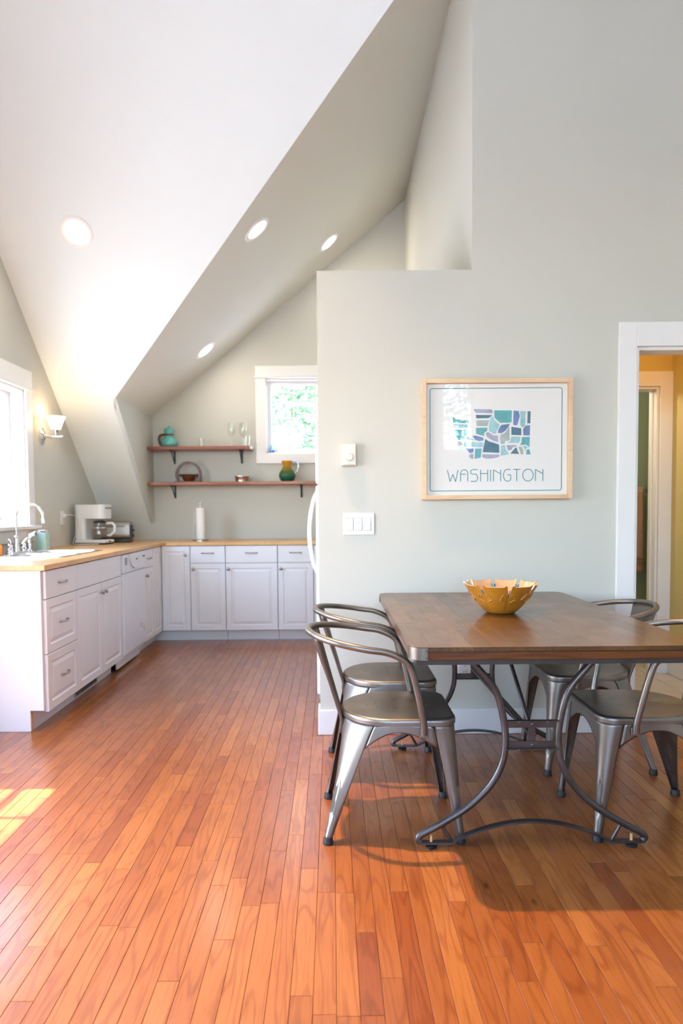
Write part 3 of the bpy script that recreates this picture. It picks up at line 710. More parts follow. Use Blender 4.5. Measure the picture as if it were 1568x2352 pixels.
# toaster
t = thing('toaster', 'brushed metal two-slice toaster in the counter corner', 'toaster', (-2.0, 6.36, WT1), math.radians(5))
box('foot_base', 'black', -.13, .13, -.075, .075, .004, .035, t, .006)
pr = rrect(-.08, .08, .03, .195, .045, 8)
M().prism(pr, (), -.128, .128, lambda a, b, c: (c, a, b)).build('shell', 'toaster', t, smooth=40)
for s in (-.03, .03): box('bread_slot', 'black', -.095, .095, s-.012, s+.012, .190, .1965, t)
box('end_cap', 'black', .128, .134, -.07, .07, .035, .16, t, .003)
box('lever', 'black', .134, .158, -.014, .014, .105, .12, t, .003)
M().lathe([(.014, 0), (.013, .012)], 14).xf(lambda a, b, c: (.134+c, a+.035, .06+b)).build('dial', 'black', t, 40)
M().prism(rrect(-.09, .09, .14, .16, .009), (), -.0815, -.080, fy).build('name_plate', 'steel', t)
# paper towels
t = thing('paper_towel_holder', 'metal upright paper towel holder on the back worktop', 'holder', (-1.255, 6.52, WT1))
M().lathe([(.078, 0), (.078, .008), (.07, .013), (.01, .014)], 28).build('base', 'nickel', t, 40)
M().lathe([(.006, .014), (.006, .36)], 10).build('post', 'nickel', t, 40)
M().tube([(.0, 0, .355), (-.012, 0, .37), (-.014, 0, .385)], .004, 8).build('finial', 'nickel', t, 60); M().tube([(.0, 0, .355), (.012, 0, .37), (.014, 0, .385)], .004, 8).build('finial', 'nickel', t, 60)
M().tube([(-.066, 0, .012), (-.066, 0, .16), (-.058, 0, .30), (-.052, 0, .16)], .003, 8).build('tension_arm', 'plastic', t, 60)
t = thing('paper_towel_roll', 'nearly used white roll of paper towels on the upright holder', 'paper towels', (-1.255, 6.52, WT1+.0145))
M().prism(arc((0, 0), .042, 0, 2*PI-.0001, 40)[:-1], [arc((0, 0), .02, 0, 2*PI-.0001, 20)[:-1]], 0, .30, lambda a, b, c: (a, b, c)).build('paper', 'roll', t, smooth=40)
M().tube([(-.042, 0, .30), (-.043, -.002, .30)], .001, 4).build('loose_edge', 'roll', t)
M().prism(arc((0, 0), .0195, 0, 2*PI-.0001, 20)[:-1], [arc((0, 0), .018, 0, 2*PI-.0001, 20)[:-1]], 0, .30, lambda a, b, c: (a, b, c)).build('core', 'ply', t, smooth=40)

# ------------------------------------------------------------------ refrigerator
t = thing('refrigerator', 'white refrigerator standing in the alcove behind the dining wall', 'refrigerator', (-.089, 3.755, 0))
box('body', 'appl', .075, .74, .004, .70, .03, 1.70, t, .004)
for nm, z0, z1 in (('door', .17, 1.335), ('freezer_door', 1.345, 1.70)):
    d = box(nm, 'appl', 0, .07, 0, .70, z0, z1, t, .012, seg=3)
    if nm == 'door':
        hp = smooth_path([(0, .60, .79), (-.028, .60, .85), (-.05, .60, .96), (-.056, .60, 1.05), (-.05, .60, 1.15), (-.028, .60, 1.26), (0, .60, 1.32)])
        M().tube(hp, .014, 10).build('handle', 'plastic', d, 60)
box('toe_grille', 'black', .06, .075, .01, .69, .03, .15, t, .002)
box('hinge', 'nickel', .01, .06, .006, .04, .145, .168, t, .003)
for x in (.12, .68):
    for y in (.05, .62): M().lathe([(.02, 0), (.02, .03)], 12, (x, y, 0)).build('foot', 'black', t)

# ------------------------------------------------------------------ shelves
def shelf(label, x0, x1, z, brackets, cap=False):
    t = thing('wall_shelf', label, 'shelf', (x0, YB, z), group='wooden shelves on the back wall')
    box('board', 'shelf', 0, x1-x0, -.25, -.001, -.03, 0, t, .003)
    for b in brackets:
        m = M().box(b-x0-.009, b-x0+.009, -.008, -.001, -.155, -.0305).box(b-x0-.009, b-x0+.009, -.20, -.008, -.037, -.0305)
        br = m.build('bracket', 'iron', t)
        M().tube([(b-x0, -.012, -.145), (b-x0, -.07, -.11), (b-x0, -.12, -.06), (b-x0, -.185, -.038)], .005, 8).build('brace', 'iron', br, 60)
    if cap: box('end_block', 'plastic', x1-x0, x1-x0+.018, -.25, -.20, -.03, -.002, t, .002)
    return t
SU, SL = 1.826, 1.482
shelf('upper cherry wood shelf on black brackets, holding the teal jug', XK+.003, -.79, SU, (-1.575, -.90), True)
shelf('lower cherry wood shelf on black brackets, holding the green glass pitcher', XK+.003, XN-.01, SL, (-1.575, -.305))
SY = YB-.12
t = thing('teal_jug', 'teal ceramic lidded jug with brown wood handle on the upper shelf', 'jug', (-1.60, SY, SU))
M().lathe([(.055, 0), (.075, .012), (.083, .04), (.076, .07), (.055, .095), (.042, .108), (.042, .118)], 28).build('body', 'tealcer', t, 50)
M().lathe([(.044, .116), (.046, .124), (.044, .132)], 28).build('collar', 'brown', t, 50)
M().lathe([(.042, .132), (.047, .15), (.048, .172), (.044, .178)], 28).build('neck', 'tealcer', t, 50)
M().lathe([(.046, .178), (.04, .188), (.012, .192), (.010, .20), (.013, .208), (.003, .214)], 24).build('lid', 'tealcer', t, 50)
M().tube(smooth_path([(-.04, 0, .125), (-.075, 0, .126), (-.098, 0, .105), (-.10, 0, .07), (-.088, 0, .035), (-.075, 0, .025)], 5), .012, 10).build('handle', 'brown', t, 60)
def tumbler(name, label, x, r, h, z, y=SY, cat='glass', group=None):
    t = M().lathe([(r*.8, 0), (r*.82, .004), (r, h), (r-.002, h), (r*.78, .008)], 20, (0, 0, 0)).build(name, 'drink', None, 50, loc=(x, y, z))
    return tag(t, label, cat, group)
tumbler('shot_glass', 'small clear glass alone in the middle of the upper shelf', -1.28, .026, .085, SU)
def wine(x, y, label):
    t = thing('wine_glass', label, 'wine glass', (x, y, SU), group='glasses on the upper shelf')
    M().lathe([(.034, 0), (.033, .002), (.006, .006), (.004, .012)], 20).build('foot', 'drink', t, 50)
    M().lathe([(.004, .010), (.0035, .09), (.006, .10)], 12).build('stem', 'drink', t, 50)
    M().lathe([(.005, .098), (.028, .12), (.038, .155), (.036, .19), (.029, .24), (.0275, .24), (.034, .19), (.036, .155), (.026, .122)], 22, cap=False).build('cup', 'drink', t, 50)
wine(-.985, SY+.01, 'clear stemmed wine glass above the right shelf bracket, nearer the teal jug')
wine(-.870, SY, 'clear stemmed wine glass at the window end of the upper shelf')
tumbler('tumbler', 'clear tumbler beside the wine glass at the window end', -.826, .03, .10, SU, SY-.06)
t = thing('wooden_basket', 'dark wooden bowl with a tall round hoop handle on the lower shelf', 'basket', (-1.415, SY, SL))
box('base', 'brown', -.13, .13, -.05, .05, 0, .012, t, .004)
M().tube([(.118*math.cos(a), 0, .075+.122*math.sin(a)) for a in [-.55+(PI+1.1)*k/26 for k in range(27)]], 1, sec=[(-.010, -.02), (.010, -.02), (.010, .02), (-.010, .02)], refup=(0, 1, 0)).xf(lambda x, y, z: (x, y, max(z, .006))).build('hoop', 'brown', t, 40)
M().lathe([(.04, .012), (.05, .02), (.075, .07), (.08, .078), (.072, .078), (.045, .03)], 22, sy=.85).build('bowl', 'brown', t, 50)
for s in (-1, 1): M().lathe([(.014, 0), (.018, .01), (.014, .02)], 12).xf(lambda a, b, c: (s*(.076+c), b, .07+a)).build('peg', 'brown', t, 50)
t = thing('silver_dish', 'small round silver dish in the middle of the lower shelf', 'dish', (-.888, SY, SL))
M().lathe([(.058, 0), (.065, .004), (.066, .046), (.072, .052), (.07, .055), (.062, .05), (.06, .008)], 28).build('dish', 'copper', t, 50)
M().lathe([(.067, .044), (.0735, .05), (.073, .057), (.067, .056)], 28, cap=False).build('rolled_rim', 'copper', t, 50)
# blown glass pitcher: amber neck fading to green; neck colour brightened for transmitted light
def pitcher_mat():
    m = bpy.data.materials.new('amber_green_glass'); m.use_nodes = True; t = m.node_tree; b = t.nodes['Principled BSDF']
    tc = nd(t, 'ShaderNodeTexCoord'); sp = nd(t, 'ShaderNodeSeparateXYZ'); rp = nd(t, 'ShaderNodeValToRGB'); mr = nd(t, 'ShaderNodeMapRange')
    mr.inputs[2].default_value = .2; t.links.new(tc.outputs['Object'], sp.inputs[0]); t.links.new(sp.outputs[2], mr.inputs[0]); t.links.new(mr.outputs[0], rp.inputs[0])
    e = rp.color_ramp.elements; e[0].position = .25; e[0].color = (.03, .22, .13, 1); e[1].position = .8; e[1].color = (.85, .42, .03, 1)
    k = e.new(.55); k.color = (.22, .24, .03, 1)
    t.links.new(rp.outputs[0], b.inputs['Base Color']); b.inputs['Roughness'].default_value = .08; b.inputs['Transmission Weight'].default_value = .55; b.inputs['IOR'].default_value = 1.3
    return m
t = thing('glass_pitcher', 'amber to green blown glass pitcher on the lower shelf', 'pitcher', (-.44, SY, SL))
M().lathe([(.04, 0), (.065, .012), (.083, .05), (.08, .085), (.055, .12), (.042, .145), (.044, .17), (.054, .205), (.051, .205), (.04, .165), (.038, .145), (.05, .12), (.075, .08), (.06, .016)], 32).build('body', pitcher_mat(), t, 60)
M().tube(smooth_path([(.045, 0, .195), (.075, 0, .208), (.105, 0, .185), (.112, 0, .145), (.098, 0, .105), (.077, 0, .088)], 6), .0105, 10).build('handle', 'hglass', t, 60)
t = thing('sill_jar', 'small pale jar with a blue base in the kitchen window corner', 'jar', (BW[0]+.06, YB+.025, BW[2]+.0205))
M().lathe([(.024, .0), (.026, .018)], 16).build('base', 'blue', t, 40); M().lathe([(.025, .018), (.026, .065), (.02, .075)], 16).build('jar', 'jar', t, 40)

# ------------------------------------------------------------------ lamps
t = thing('wall_sconce', 'lit chrome wall lamp with frosted bell shade beside the sink window', 'wall lamp', (XL, 5.43, 1.80))
M().lathe([(.052, 0), (.05, .012), (.03, .02), (.018, .03)], 24, sy=1.35).xf(lambda x, y, z: (z, x, y)).build('back_plate', 'chrome', t, 40)
M().tube([(.02, 0, .0), (.07, 0, -.008), (.14, 0, -.004), (.165, 0, -.004)], [.014, .013, .009, .007], 10).build('arm', 'chrome', t, 60)
M().lathe([(.004, 0), (.009, .004), (.006, .012), (.001, .014)], 12).xf(lambda x, y, z: (.163+z, x, -.004+y)).build('finial', 'chrome', t, 60)
M().lathe([(.012, 0), (.014, .02), (.028, .045), (.03, .05)], 18, (.115, 0, -.002)).build('cup', 'chrome', t, 50)
M().lathe([(.028, 0), (.040, .012), (.055, .05), (.066, .078), (.078, .098), (.083, .104)], 8, (.115, 0, .046), cap=False).build('shade', 'shade', t, 30, solid=.002)
M().lathe([(.012, 0), (.02, .02), (.026, .042), (.02, .06), (.004, .07)], 14, (.115, 0, .055)).build('bulb', 'bulb', t, 60)
pl = bpy.data.lights.new('sconce_light', 'POINT'); pl.energy = 1.1; pl.color = (1, .68, .36); pl.shadow_soft_size = .03
po = bpy.data.objects.new('sconce_light', pl); COL.objects.link(po); po.location = (XL+.115, 5.43, 1.80+.145)
def downlight(p, n, label, e=2.2, aim=None, col=(1, .86, .68)):
    n = Vector(n).normalized()
    t = thing('recessed_light', label, 'ceiling light', p, group='recessed ceiling lights'); t.rotation_euler = n.to_track_quat('Z', 'Y').to_euler()
    M().lathe([(.078, .0), (.081, .004), (.10, .008), (.112, .004), (.112, 0)], 36, cap=False).build('trim_ring', 'ringw', t, 50)
    M().lathe([(.0, .003), (.0785, .003)], 36, cap=False).build('lens', 'bulb', t, 50)
    d = bpy.data.lights.new('downlight', 'AREA'); d.shape = 'DISK'; d.size = .11; d.energy = e; d.color = col
    o = bpy.data.objects.new('downlight', d); COL.objects.link(o); o.location = Vector(p)+n*.012; o.rotation_euler = (-n).to_track_quat('Z', 'Y').to_euler()
    if aim: d.spread = math.radians(70); o.rotation_euler = (-Vector(aim)).to_track_quat('Z', 'Y').to_euler()
    return t
N1 = (0, -.92, -1); N2 = (.83, 0, -1)
downlight((-1.714, 4.715, p1(4.715)), N1, 'round recessed light in the white slope above the sink')
downlight((-.519, 4.984, p2(-.519)), N2, 'round recessed light nearest the ridge edge in the grey slope')
downlight((-.008, 6.336, p2(-.008)), N2, 'round recessed light just above the niche wall')
downlight((-1.153, 6.377, p2(-1.153)), N2, 'round recessed light low over the teal jug shelf')
downlight((-.79, 3.056, p1(3.056)), N1, 'round recessed light high in the white slope above the dining table', 36, aim=(.12, -.28, -1), col=(1, .62, .3))
hl_ = bpy.data.lights.new('hall_lamp', 'POINT'); hl_.energy = 5; hl_.color = (1, .55, .2); hl_.shadow_soft_size = .08
t = thing('hall_ceiling_lamp', 'frosted dome lamp on the hallway ceiling', 'ceiling light', (2.0, 4.15, HC))
M().lathe([(.13, -.02), (.13, 0)], 24).build('base', 'nickel', t, 40); M().lathe([(.001, -.085), (.06, -.075), (.10, -.05), (.12, -.02)], 24, cap=False).build('dome', 'shade', t, 50)
o = bpy.data.objects.new('hall_lamp', hl_); COL.objects.link(o); o.location = (2.0, 4.15, HC-.16)

bl_ = bpy.data.lights.new('bath_fill', 'POINT'); bl_.energy = 11; bl_.color = (1, .9, .75); bl_.shadow_soft_size = .06  # added fill light, brightens the otherwise black bathroom
o = bpy.data.objects.new('bath_fill', bl_); COL.objects.link(o); o.location = (1.6, 5.35, 2.15)
t = thing('bath_fill_dome', 'unseen frosted dome added on the bathroom ceiling to brighten the room', 'ceiling light', (1.6, 5.35, HC))
M().lathe([(.11, -.02), (.11, 0)], 24).build('base', 'nickel', t, 40); M().lathe([(.001, -.075), (.05, -.066), (.085, -.045), (.10, -.02)], 24, cap=False).build('dome', 'shade', t, 50)

# ------------------------------------------------------------------ hallway towel
t = thing('towel_bar', 'chrome towel bar on the bathroom wall', 'towel bar', (2.70, 5.86, 1.352))
M().tube([(-.55, -.06, 0), (0, -.06, 0)], .009, 12).build('bar', 'chrome', t, 60)
for x in (0, -.55):
    M().lathe([(.026, 0), (.026, .008), (.012, .014), (.011, .05), (.018, .056), (.018, .07), (.008, .074)], 16).xf(lambda a, b, c: (x+a, -c, b)).build('post', 'chrome', t, 50)
t = thing('hand_towel', 'tan towel hanging from the bathroom towel bar', 'towel', (2.49, 5.80, 1.352))
def cloth(y0, zb, sgn, name):
    vs = []; fs = []; nx, nz = 18, 24
    for j in range(nz+1):
        for i in range(nx+1):
            u = i/nx; z = -j/nz*zb
            vs.append(((u-.5)*.29*(1+.05*j/nz), sgn*(.020+.012*j/nz)+.010*math.sin(u*11+j*.08)*(j/nz+.04), z))
    for j in range(nz):
        for i in range(nx): a = j*(nx+1)+i; fs.append((a, a+1, a+nx+2, a+nx+1))
    return M().add(vs, fs).build(name, 'towel', t, 60, solid=.007)
fr_ = cloth(0, .705, -1, 'front_drop'); cloth(0, .62, 1, 'back_drop')
M().prism(arc((0, 0), .0205, 0, PI, 12)+arc((0, 0), .013, PI, 0, 12), (), -.145, .145, lambda a, b, c: (c, a, b)).build('fold', 'towel', t, 60)
for z in (-.60, -.57): box('woven_band', 'towel', -.15, .15, -.055, -.04, z-.004, z, fr_)

# ------------------------------------------------------------------ things on the dining wall
t = thing('framed_map', 'framed papercut map print with blond wood frame on the dining wall', 'picture', (.471, YW, 1.249))
FWd, FH = .781, .622; KX = FWd/1277; KZ = FH/1020
ux = lambda p: (p-148)*KX; uz = lambda p: FH-(p-118)*KZ
for x0, x1, z0, z1 in ((0, .022, 0, FH), (FWd-.022, FWd, 0, FH), (.022, FWd-.022, 0, .022), (.022, FWd-.022, FH-.022, FH)):
    box('frame_side', 'frame', x0, x1, -.042, -.001, z0, z1, t, .0015)
pp = box('print', 'paper', .02, FWd-.02, -.012, -.004, .02, FH-.02, t)
box('glazing', 'pglass', .022, FWd-.022, -.030, -.028, .022, FH-.022, t)
MAPC = {'t': '66adb4', 's': '567c92', 'v': 'a9a9c0', 'g': 'abb8b4', 'l': 'a0cbd0', 'i': '7088b6'}
for k, v in MAPC.items(): MT['m'+k] = mat('watercolour_'+k, v, .8, noise=.18, nscale=30)
counties = {
 't': [[(412,430),(440,450),(550,470),(550,490),(415,484)], [(428,538),(495,542),(497,598),(520,602),(518,630),(460,630),(448,612),(438,590)], [(602,702),(664,702),(660,742),(655,785),(625,788),(600,795)], [(610,525),(712,525),(710,550),(685,575),(686,600),(640,590),(610,580)], [(765,378),(922,380),(918,485),(880,490),(840,488),(820,492),(790,465),(768,440)], [(1002,608),(1074,606),(1072,700),(1040,675),(985,680),(1000,660)], [(1045,715),(1068,710),(1080,745),(1080,760),(1040,760)], [(502,540),(535,538),(530,565),(538,588),(525,597),(502,592)]],
 'l': [[(418,492),(550,497),(550,532),(430,530)], [(508,642),(675,650),(678,670),(668,695),(508,688)], [(985,385),(1045,388),(1035,430),(1035,525),(1000,528),(985,500),(990,440)], [(735,432),(755,430),(770,460),(818,502),(808,530),(792,558),(785,582),(760,580),(722,555),(722,500)], [(912,602),(992,605),(990,640),(980,660),(872,660),(905,645)], [(822,678),(855,672),(868,700),(878,727),(896,747),(890,760),(822,768)], [(1008,685),(1035,680),(1060,700),(1042,708),(1032,740),(1024,705)], [(470,690),(505,694),(510,712),(482,706)]],
 's': [[(608,415),(755,418),(722,448),(612,450)], [(690,620),(720,642),(760,652),(812,670),(814,744),(668,738),(676,690),(684,650)], [(912,518),(1000,532),(1002,595),(912,592)], [(1050,388),(1080,388),(1078,495),(1048,495)], [(945,700),(962,694),(970,730),(984,755),(905,752),(917,735)]],
 'v': [[(588,365),(745,370),(758,385),(755,406),(610,403),(600,385)], [(692,572),(715,560),(760,590),(803,594),(806,653),(770,643),(725,622),(702,600)], [(664,750),(812,754),(815,772),(770,790),(700,793),(664,780)], [(870,674),(963,674),(958,690),(930,693),(913,720),(885,725)], [(556,750),(592,746),(594,795),(565,790),(552,775)]],
 'g': [[(612,460),(730,462),(720,490),(712,515),(615,515)], [(820,587),(860,572),(900,517),(903,640),(868,643),(858,667),(822,668),(815,620)], [(455,640),(500,640),(502,682),(470,684),(455,672)], [(975,692),(1000,688),(1020,722),(1018,758),(995,758)], [(527,606),(560,602),(596,634),(550,632),(527,628)]],
 'i': [[(515,696),(596,702),(592,738),(556,745),(540,722)], [(580,594),(610,590),(678,610),(678,638),(640,643),(602,632)], [(930,382),(978,385),(988,430),(973,490),(963,513),(927,506)], [(826,502),(870,497),(903,492),(893,520),(863,558),(828,578),(797,573),(802,545)], [(1012,537),(1045,507),(1076,507),(1074,598),(1015,596)]]}
for k, L_ in counties.items():
    for pl_ in L_:
        cx = sum(p[0] for p in pl_)/len(pl_); cy = sum(p[1] for p in pl_)/len(pl_)
        q = [(ux(x+(2.2 if x < cx else -2.2)), uz(y+(2.2 if y < cy else -2.2))) for x, y in pl_]
        M().prism(q, (), -.0124, -.011, fy).build('map_piece', 'm'+k, pp)
def ribbon(pts, w=6.5, closed=False):
    return M().tube([(ux(x), -.0122, uz(y)) for x, y in pts], 1, sec=[(-.0005, -w*KX/2), (.0005, -w*KX/2), (.0005, w*KX/2), (-.0005, w*KX/2)] if False else [(-w*KX/2, -.0005), (w*KX/2, -.0005), (w*KX/2, .0005), (-w*KX/2, .0005)], closed=closed, refup=(0, 1, 0))
def letter(*strokes):
    m = M()
    for s in strokes:
        r = ribbon(s); m.add(r.v, r.f)
    m.build('letter', 'teal_ink', pp)
A_ = lambda cx, cy, rx, ry, a0, a1, n=10: [(cx+rx*math.cos(math.radians(a0+(a1-a0)*i/n)), cy-ry*math.sin(math.radians(a0+(a1-a0)*i/n))) for i in range(n+1)]
letter([(368, 885), (392, 985)], [(392, 985), (415, 922)], [(415, 922), (438, 985)], [(438, 985), (460, 885)])
letter([(481, 985)]+A_(512, 915, 31, 31, 180, 0)+[(543, 985)], [(481, 922), (528, 922)])
letter([(628, 884)]+A_(587, 903, 20, 19, 90, 270)+A_(607, 953, 20, 31, 90, -90)+[(568, 985)])
letter([(653, 885), (653, 985)], [(653, 918), (713, 918)], [(713, 885), (713, 985)])
letter([(738, 885), (738, 985)])
letter([(763, 985), (763, 885)], [(763, 887), (824, 922)], [(824, 885), (824, 985)])
letter([(908, 884)]+A_(880, 934, 32, 50, 90, 270)+A_(885, 962, 26, 23, -90, 0)+[(911, 930), (882, 930)])
letter([(932, 884), (992, 884)], [(962, 884), (962, 985)])
m = ribbon(A_(1058, 934, 45, 51, 0, 350, 30), closed=True); m.build('letter', 'teal_ink', pp)
letter([(1122, 985), (1122, 885)], [(1122, 887), (1186, 922)], [(1186, 885), (1186, 985)])
m = ribbon(A_(1325, 212, 20, 20, 0, 90, 5)+A_(240, 212, 20, 20, 90, 180, 5)+A_(240, 1045, 20, 20, 180, 270, 5)+A_(1325, 1045, 20, 20, 270, 360, 5), closed=True); m.build('border_line', 'teal_ink', pp)
t = thing('thermostat', 'cream dial thermostat on the dining wall', 'thermostat', (.089, YW, 1.486))
M().box(-.039, .039, -.036, -.001, -.058, .054).build('housing', 'cream', t, bevel=.004)
for i in range(6): box('top_rib', 'cream', -.034+i*.0125, -.028+i*.0125, -.034, -.004, .052, .059, t)
for i in range(5): M().lathe([(.0022, 0), (.0022, .001)], 8).xf(lambda a, b, c: (-.023+i*.0118+a, -.036-c, -.053+b)).build('vent_hole', 'slot', t)
M().lathe([(.021, 0), (.020, .010), (.018, .012)], 28).xf(lambda a, b, c: (.003+a, -.036-c, -.012+b)).build('dial', 'cream', t, 40)
box('marking', 'nickel', -.012, .012, -.0366, -.036, .033, .0355, t)
t = thing('light_switch', 'white three-gang switch plate below the thermostat', 'switch', (.141, YW, 1.124))
p = box('cover_plate', 'plastic', -.082, .082, -.007, 0, -.058, .058, t, .0035)
for k, x in enumerate((-.046, 0, .046)):
    sw = box('rocker', 'plastic', x-.0165, x+.0165, -.0105, -.007, -.033, .033, p, .002)
    if k == 0: sw.rotation_euler[0] = math.radians(2)
    if k == 1: box('slider', 'plastic', x-.0165, x+.0165, -.0165, -.0105, -.012, -.004, sw, .001); box('indicator', 'teal_ink', x-.001, x+.001, -.0109, -.0105, 0, .012, sw)
    if k == 2: box('slider', 'plastic', x-.0165, x+.0165, -.0165, -.0105, .008, .016, sw, .001); box('slider', 'plastic', x-.004, x+.012, -.0145, -.0105, -.03, -.025, sw, .001)
    for z in (-.048, .048): M().lathe([(.003, 0), (.0025, .001)], 10).xf(lambda a, b, c: (x+a, -.007-c, z+b)).build('screw', 'plastic', p)
    b_ = box('rocker_gap', 'slot', x-.0175, x+.0175, -.0073, -.007, -.034, .034, p)

# ------------------------------------------------------------------ dining table
TX, TYc = .72, 2.868; TW, TL = .95, 1.43; TH_ = .76
t = thing('dining_table', 'dark plank-top dining table with curved steel trestle base', 'table', (TX, TYc, 0))
hw, hl = TW/2, TL/2; ns = 14; sw = TW/ns; RC = .05
R = random.Random(3)
top = bpy.data.objects.new('tabletop', None); COL.objects.link(top); top.parent = t; top.location = (0, 0, 0)
for i in range(ns):
    x0, x1 = -hw+i*sw+.00015, -hw+(i+1)*sw-.00015; cuts = [-hl]
    y = -hl+R.uniform(.3, 1.0)
    while y < hl-.25: cuts.append(y); y += R.uniform(.6, 1.1)
    cuts.append(hl)
    for a, b in zip(cuts, cuts[1:]):
        pts = []
        y0, y1 = a+(.0003 if a > -hl else 0), b-(.0003 if b < hl else 0)
        L0, R0 = i == 0, i == ns-1
        pts += arc((x0+RC, y0+RC), RC, PI, 1.5*PI, 6) if (L0 and a == -hl) else [(x0, y0)]
        pts += arc((x1-RC, y0+RC), RC, 1.5*PI, 2*PI, 6) if (R0 and a == -hl) else [(x1, y0)]
        pts += arc((x1-RC, y1-RC), RC, 0, PI/2, 6) if (R0 and b == hl) else [(x1, y1)]
        pts += arc((x0+RC, y1-RC), RC, PI/2, PI, 6) if (L0 and b == hl) else [(x0, y1)]
        M().prism(pts, (), TH_-.014, TH_, lambda p, q, c: (p, q, c)).build('plank', 'tabletop', top, bevel=.0003, seg=1)
M().prism(rrect(-hw+.004, hw-.004, -hl+.004, hl-.004, RC-.004), (), TH_-.017, TH_-.0141, lambda p, q, c: (p, q, c)).build('core', 'tabdark', top)
for x0, x1, y0, y1 in ((-hw+.055, hw-.055, -hl+.001, -hl+.03), (-hw+.055, hw-.055, hl-.03, hl-.001), (-hw+.001, -hw+.03, -hl+.055, hl-.055), (hw-.03, hw-.001, -hl+.055, hl-.055)):
    box('edge_band', 'tabedge', x0, x1, y0, y1, TH_-.041, TH_-.017, top, .0015)
for sx in (-1, 1):
    for sy in (-1, 1):
        pts = [(sx*(hw+.001), sy*(hl-.056)), (sx*(hw+.001), sy*(hl-RC))]+[(sx*(hw-RC+(RC+.001)*math.cos(a)), sy*(hl-RC+(RC+.001)*math.sin(a))) for a in [PI/2*k/7 for k in range(8)]]+[(sx*(hw-.056), sy*(hl+.001))]
        cb = M().tube([(p, q, TH_-.0225) for p, q in pts], 1, sec=[(-.001, -.0195), (.001, -.0195), (.001, .0195), (-.001, .0195)], refup=(0, 0, 1)).build('corner_bracket', 'steel', t, 40)
        M().box(-1, 1, -1, 1, 0, 1).xf(lambda a, b, c: (sx*(hw-.04)+a*.022, sy*(hl-.04)+b*.022, TH_-.041+c*.022)).build('corner_block', 'tabedge', t)
        for dz in (-.012, .012):
            M().lathe([(.003, 0), (.002, .0012)], 8).xf(lambda a, b, c: (sx*(hw-.052)+a, sy*(hl+.002+c), TH_-.0225+dz+b)).build('rivet', 'steel_dark', cb)
m = M()
for x0, x1, y0, y1 in ((-hw+.028, hw-.028, -hl+.02, -hl+.026), (-hw+.028, hw-.028, hl-.026, hl-.02), (-hw+.022, -hw+.028, -hl+.02, hl-.02), (hw-.028, hw-.022, -hl+.02, hl-.02)): m.box(x0, x1, y0, y1, TH_-.061, TH_-.041)
m.build('steel_rim', 'rimsteel', t)
def trestle(y):
    sc = M(); cx = -.022
    root = None
    for s in (-1, 1):
        pth = smooth_path([(cx+s*.245, y, .70), (cx+s*.195, y, .645), (cx+s*.128, y, .56), (cx+s*.1, y, .46), (cx+s*.093, y, .38), (cx+s*.105, y, .30), (cx+s*.148, y, .22), (cx+s*.225, y, .145), (cx+s*.32, y, .085), (cx+s*.385, y, .05), (cx+s*.402, y, .034), (cx+s*.395, y, .02)], 5)
        leg = M().tube(pth, .0125, 12).build('trestle_leg', 'steel_dark', t, 60)
        if root is None: root = leg
        M().tube([(cx+s*.32, y, .085), (cx+s*.285, y, .022)], .006, 8).build('strut', 'steel_dark', leg, 60)
        M().lathe([(.005, .012), (.005, .045)], 10, (cx+s*.355, y, 0)).build('adjuster_bolt', 'ply', leg, 40)
        M().lathe([(.02, 0), (.021, .008), (.008, .013)], 16, (cx+s*.355, y, 0)).build('levelling_pad', 'rubber', leg, 40)
        b = [(cx+s*.402, y, .034), (cx+s*.404, y, .026), (cx+s*.395, y, .0175), (cx+s*.285, y, .0175)]
        M().tube(b, 1, sec=[(-.0125, -.0035), (.0125, -.0035), (.0125, .0035), (-.0125, .0035)], refup=(0, 0.02, 1)).build('foot_bar', 'steel_dark', leg, 40)
    ar = [(cx+.285*u, y, .0175+.075*(1-u*u)) for u in [-1+2*k/24 for k in range(25)]]
    M().tube(ar, 1, sec=[(-.0125, -.0035), (.0125, -.0035), (.0125, .0035), (-.0125, .0035)], refup=(0, 0.001, 1)).build('arched_foot_bar', 'steel_dark', t, 40)
    for z, up_ in ((.442, 1), (.368, -1)):
        m = M().box(cx-.092, cx+.092, y-.004, y, z-.013, z+.013); q = z+.013 if up_ > 0 else z-.013
        m.box(cx-.092, cx+.092, y-.016, y, q-.002, q+.002)
        cr = m.build('crossbar', 'steel_dark', t)
        M().lathe([(.0085, 0), (.008, .004), (.004, .007)], 12).xf(lambda a, b, c: (cx+a, y-.004-c, z+b)).build('bolt', 'steel_in', cr, 40)
        for x in (-.05, .05): M().lathe([(.004, 0), (.003, .003)], 10).xf(lambda a, b, c: (cx+x+a, y-.0165-c, z+up_*.012+b)).build('rivet', 'steel', cr, 40)
    box('centre_plate', 'steel_dark', cx-.012, cx+.012, y+.0005, y+.006, .355, .455, t)
Yn = 2.37-TYc
trestle(Yn); trestle(-Yn)
for dx in (-.008, .008): M().tube([(-.022+dx, Yn+.006, .405), (-.022+dx, -Yn-.006, .405)], .006, 10).build('stretcher', 'steel_dark', t, 60)
for s in (-1, 1): M().tube([(-.022, s*(Yn+.01), .42), (-.022, s*(Yn+.46), .70)], .008, 10).build('brace', 'steel_dark', t, 60)

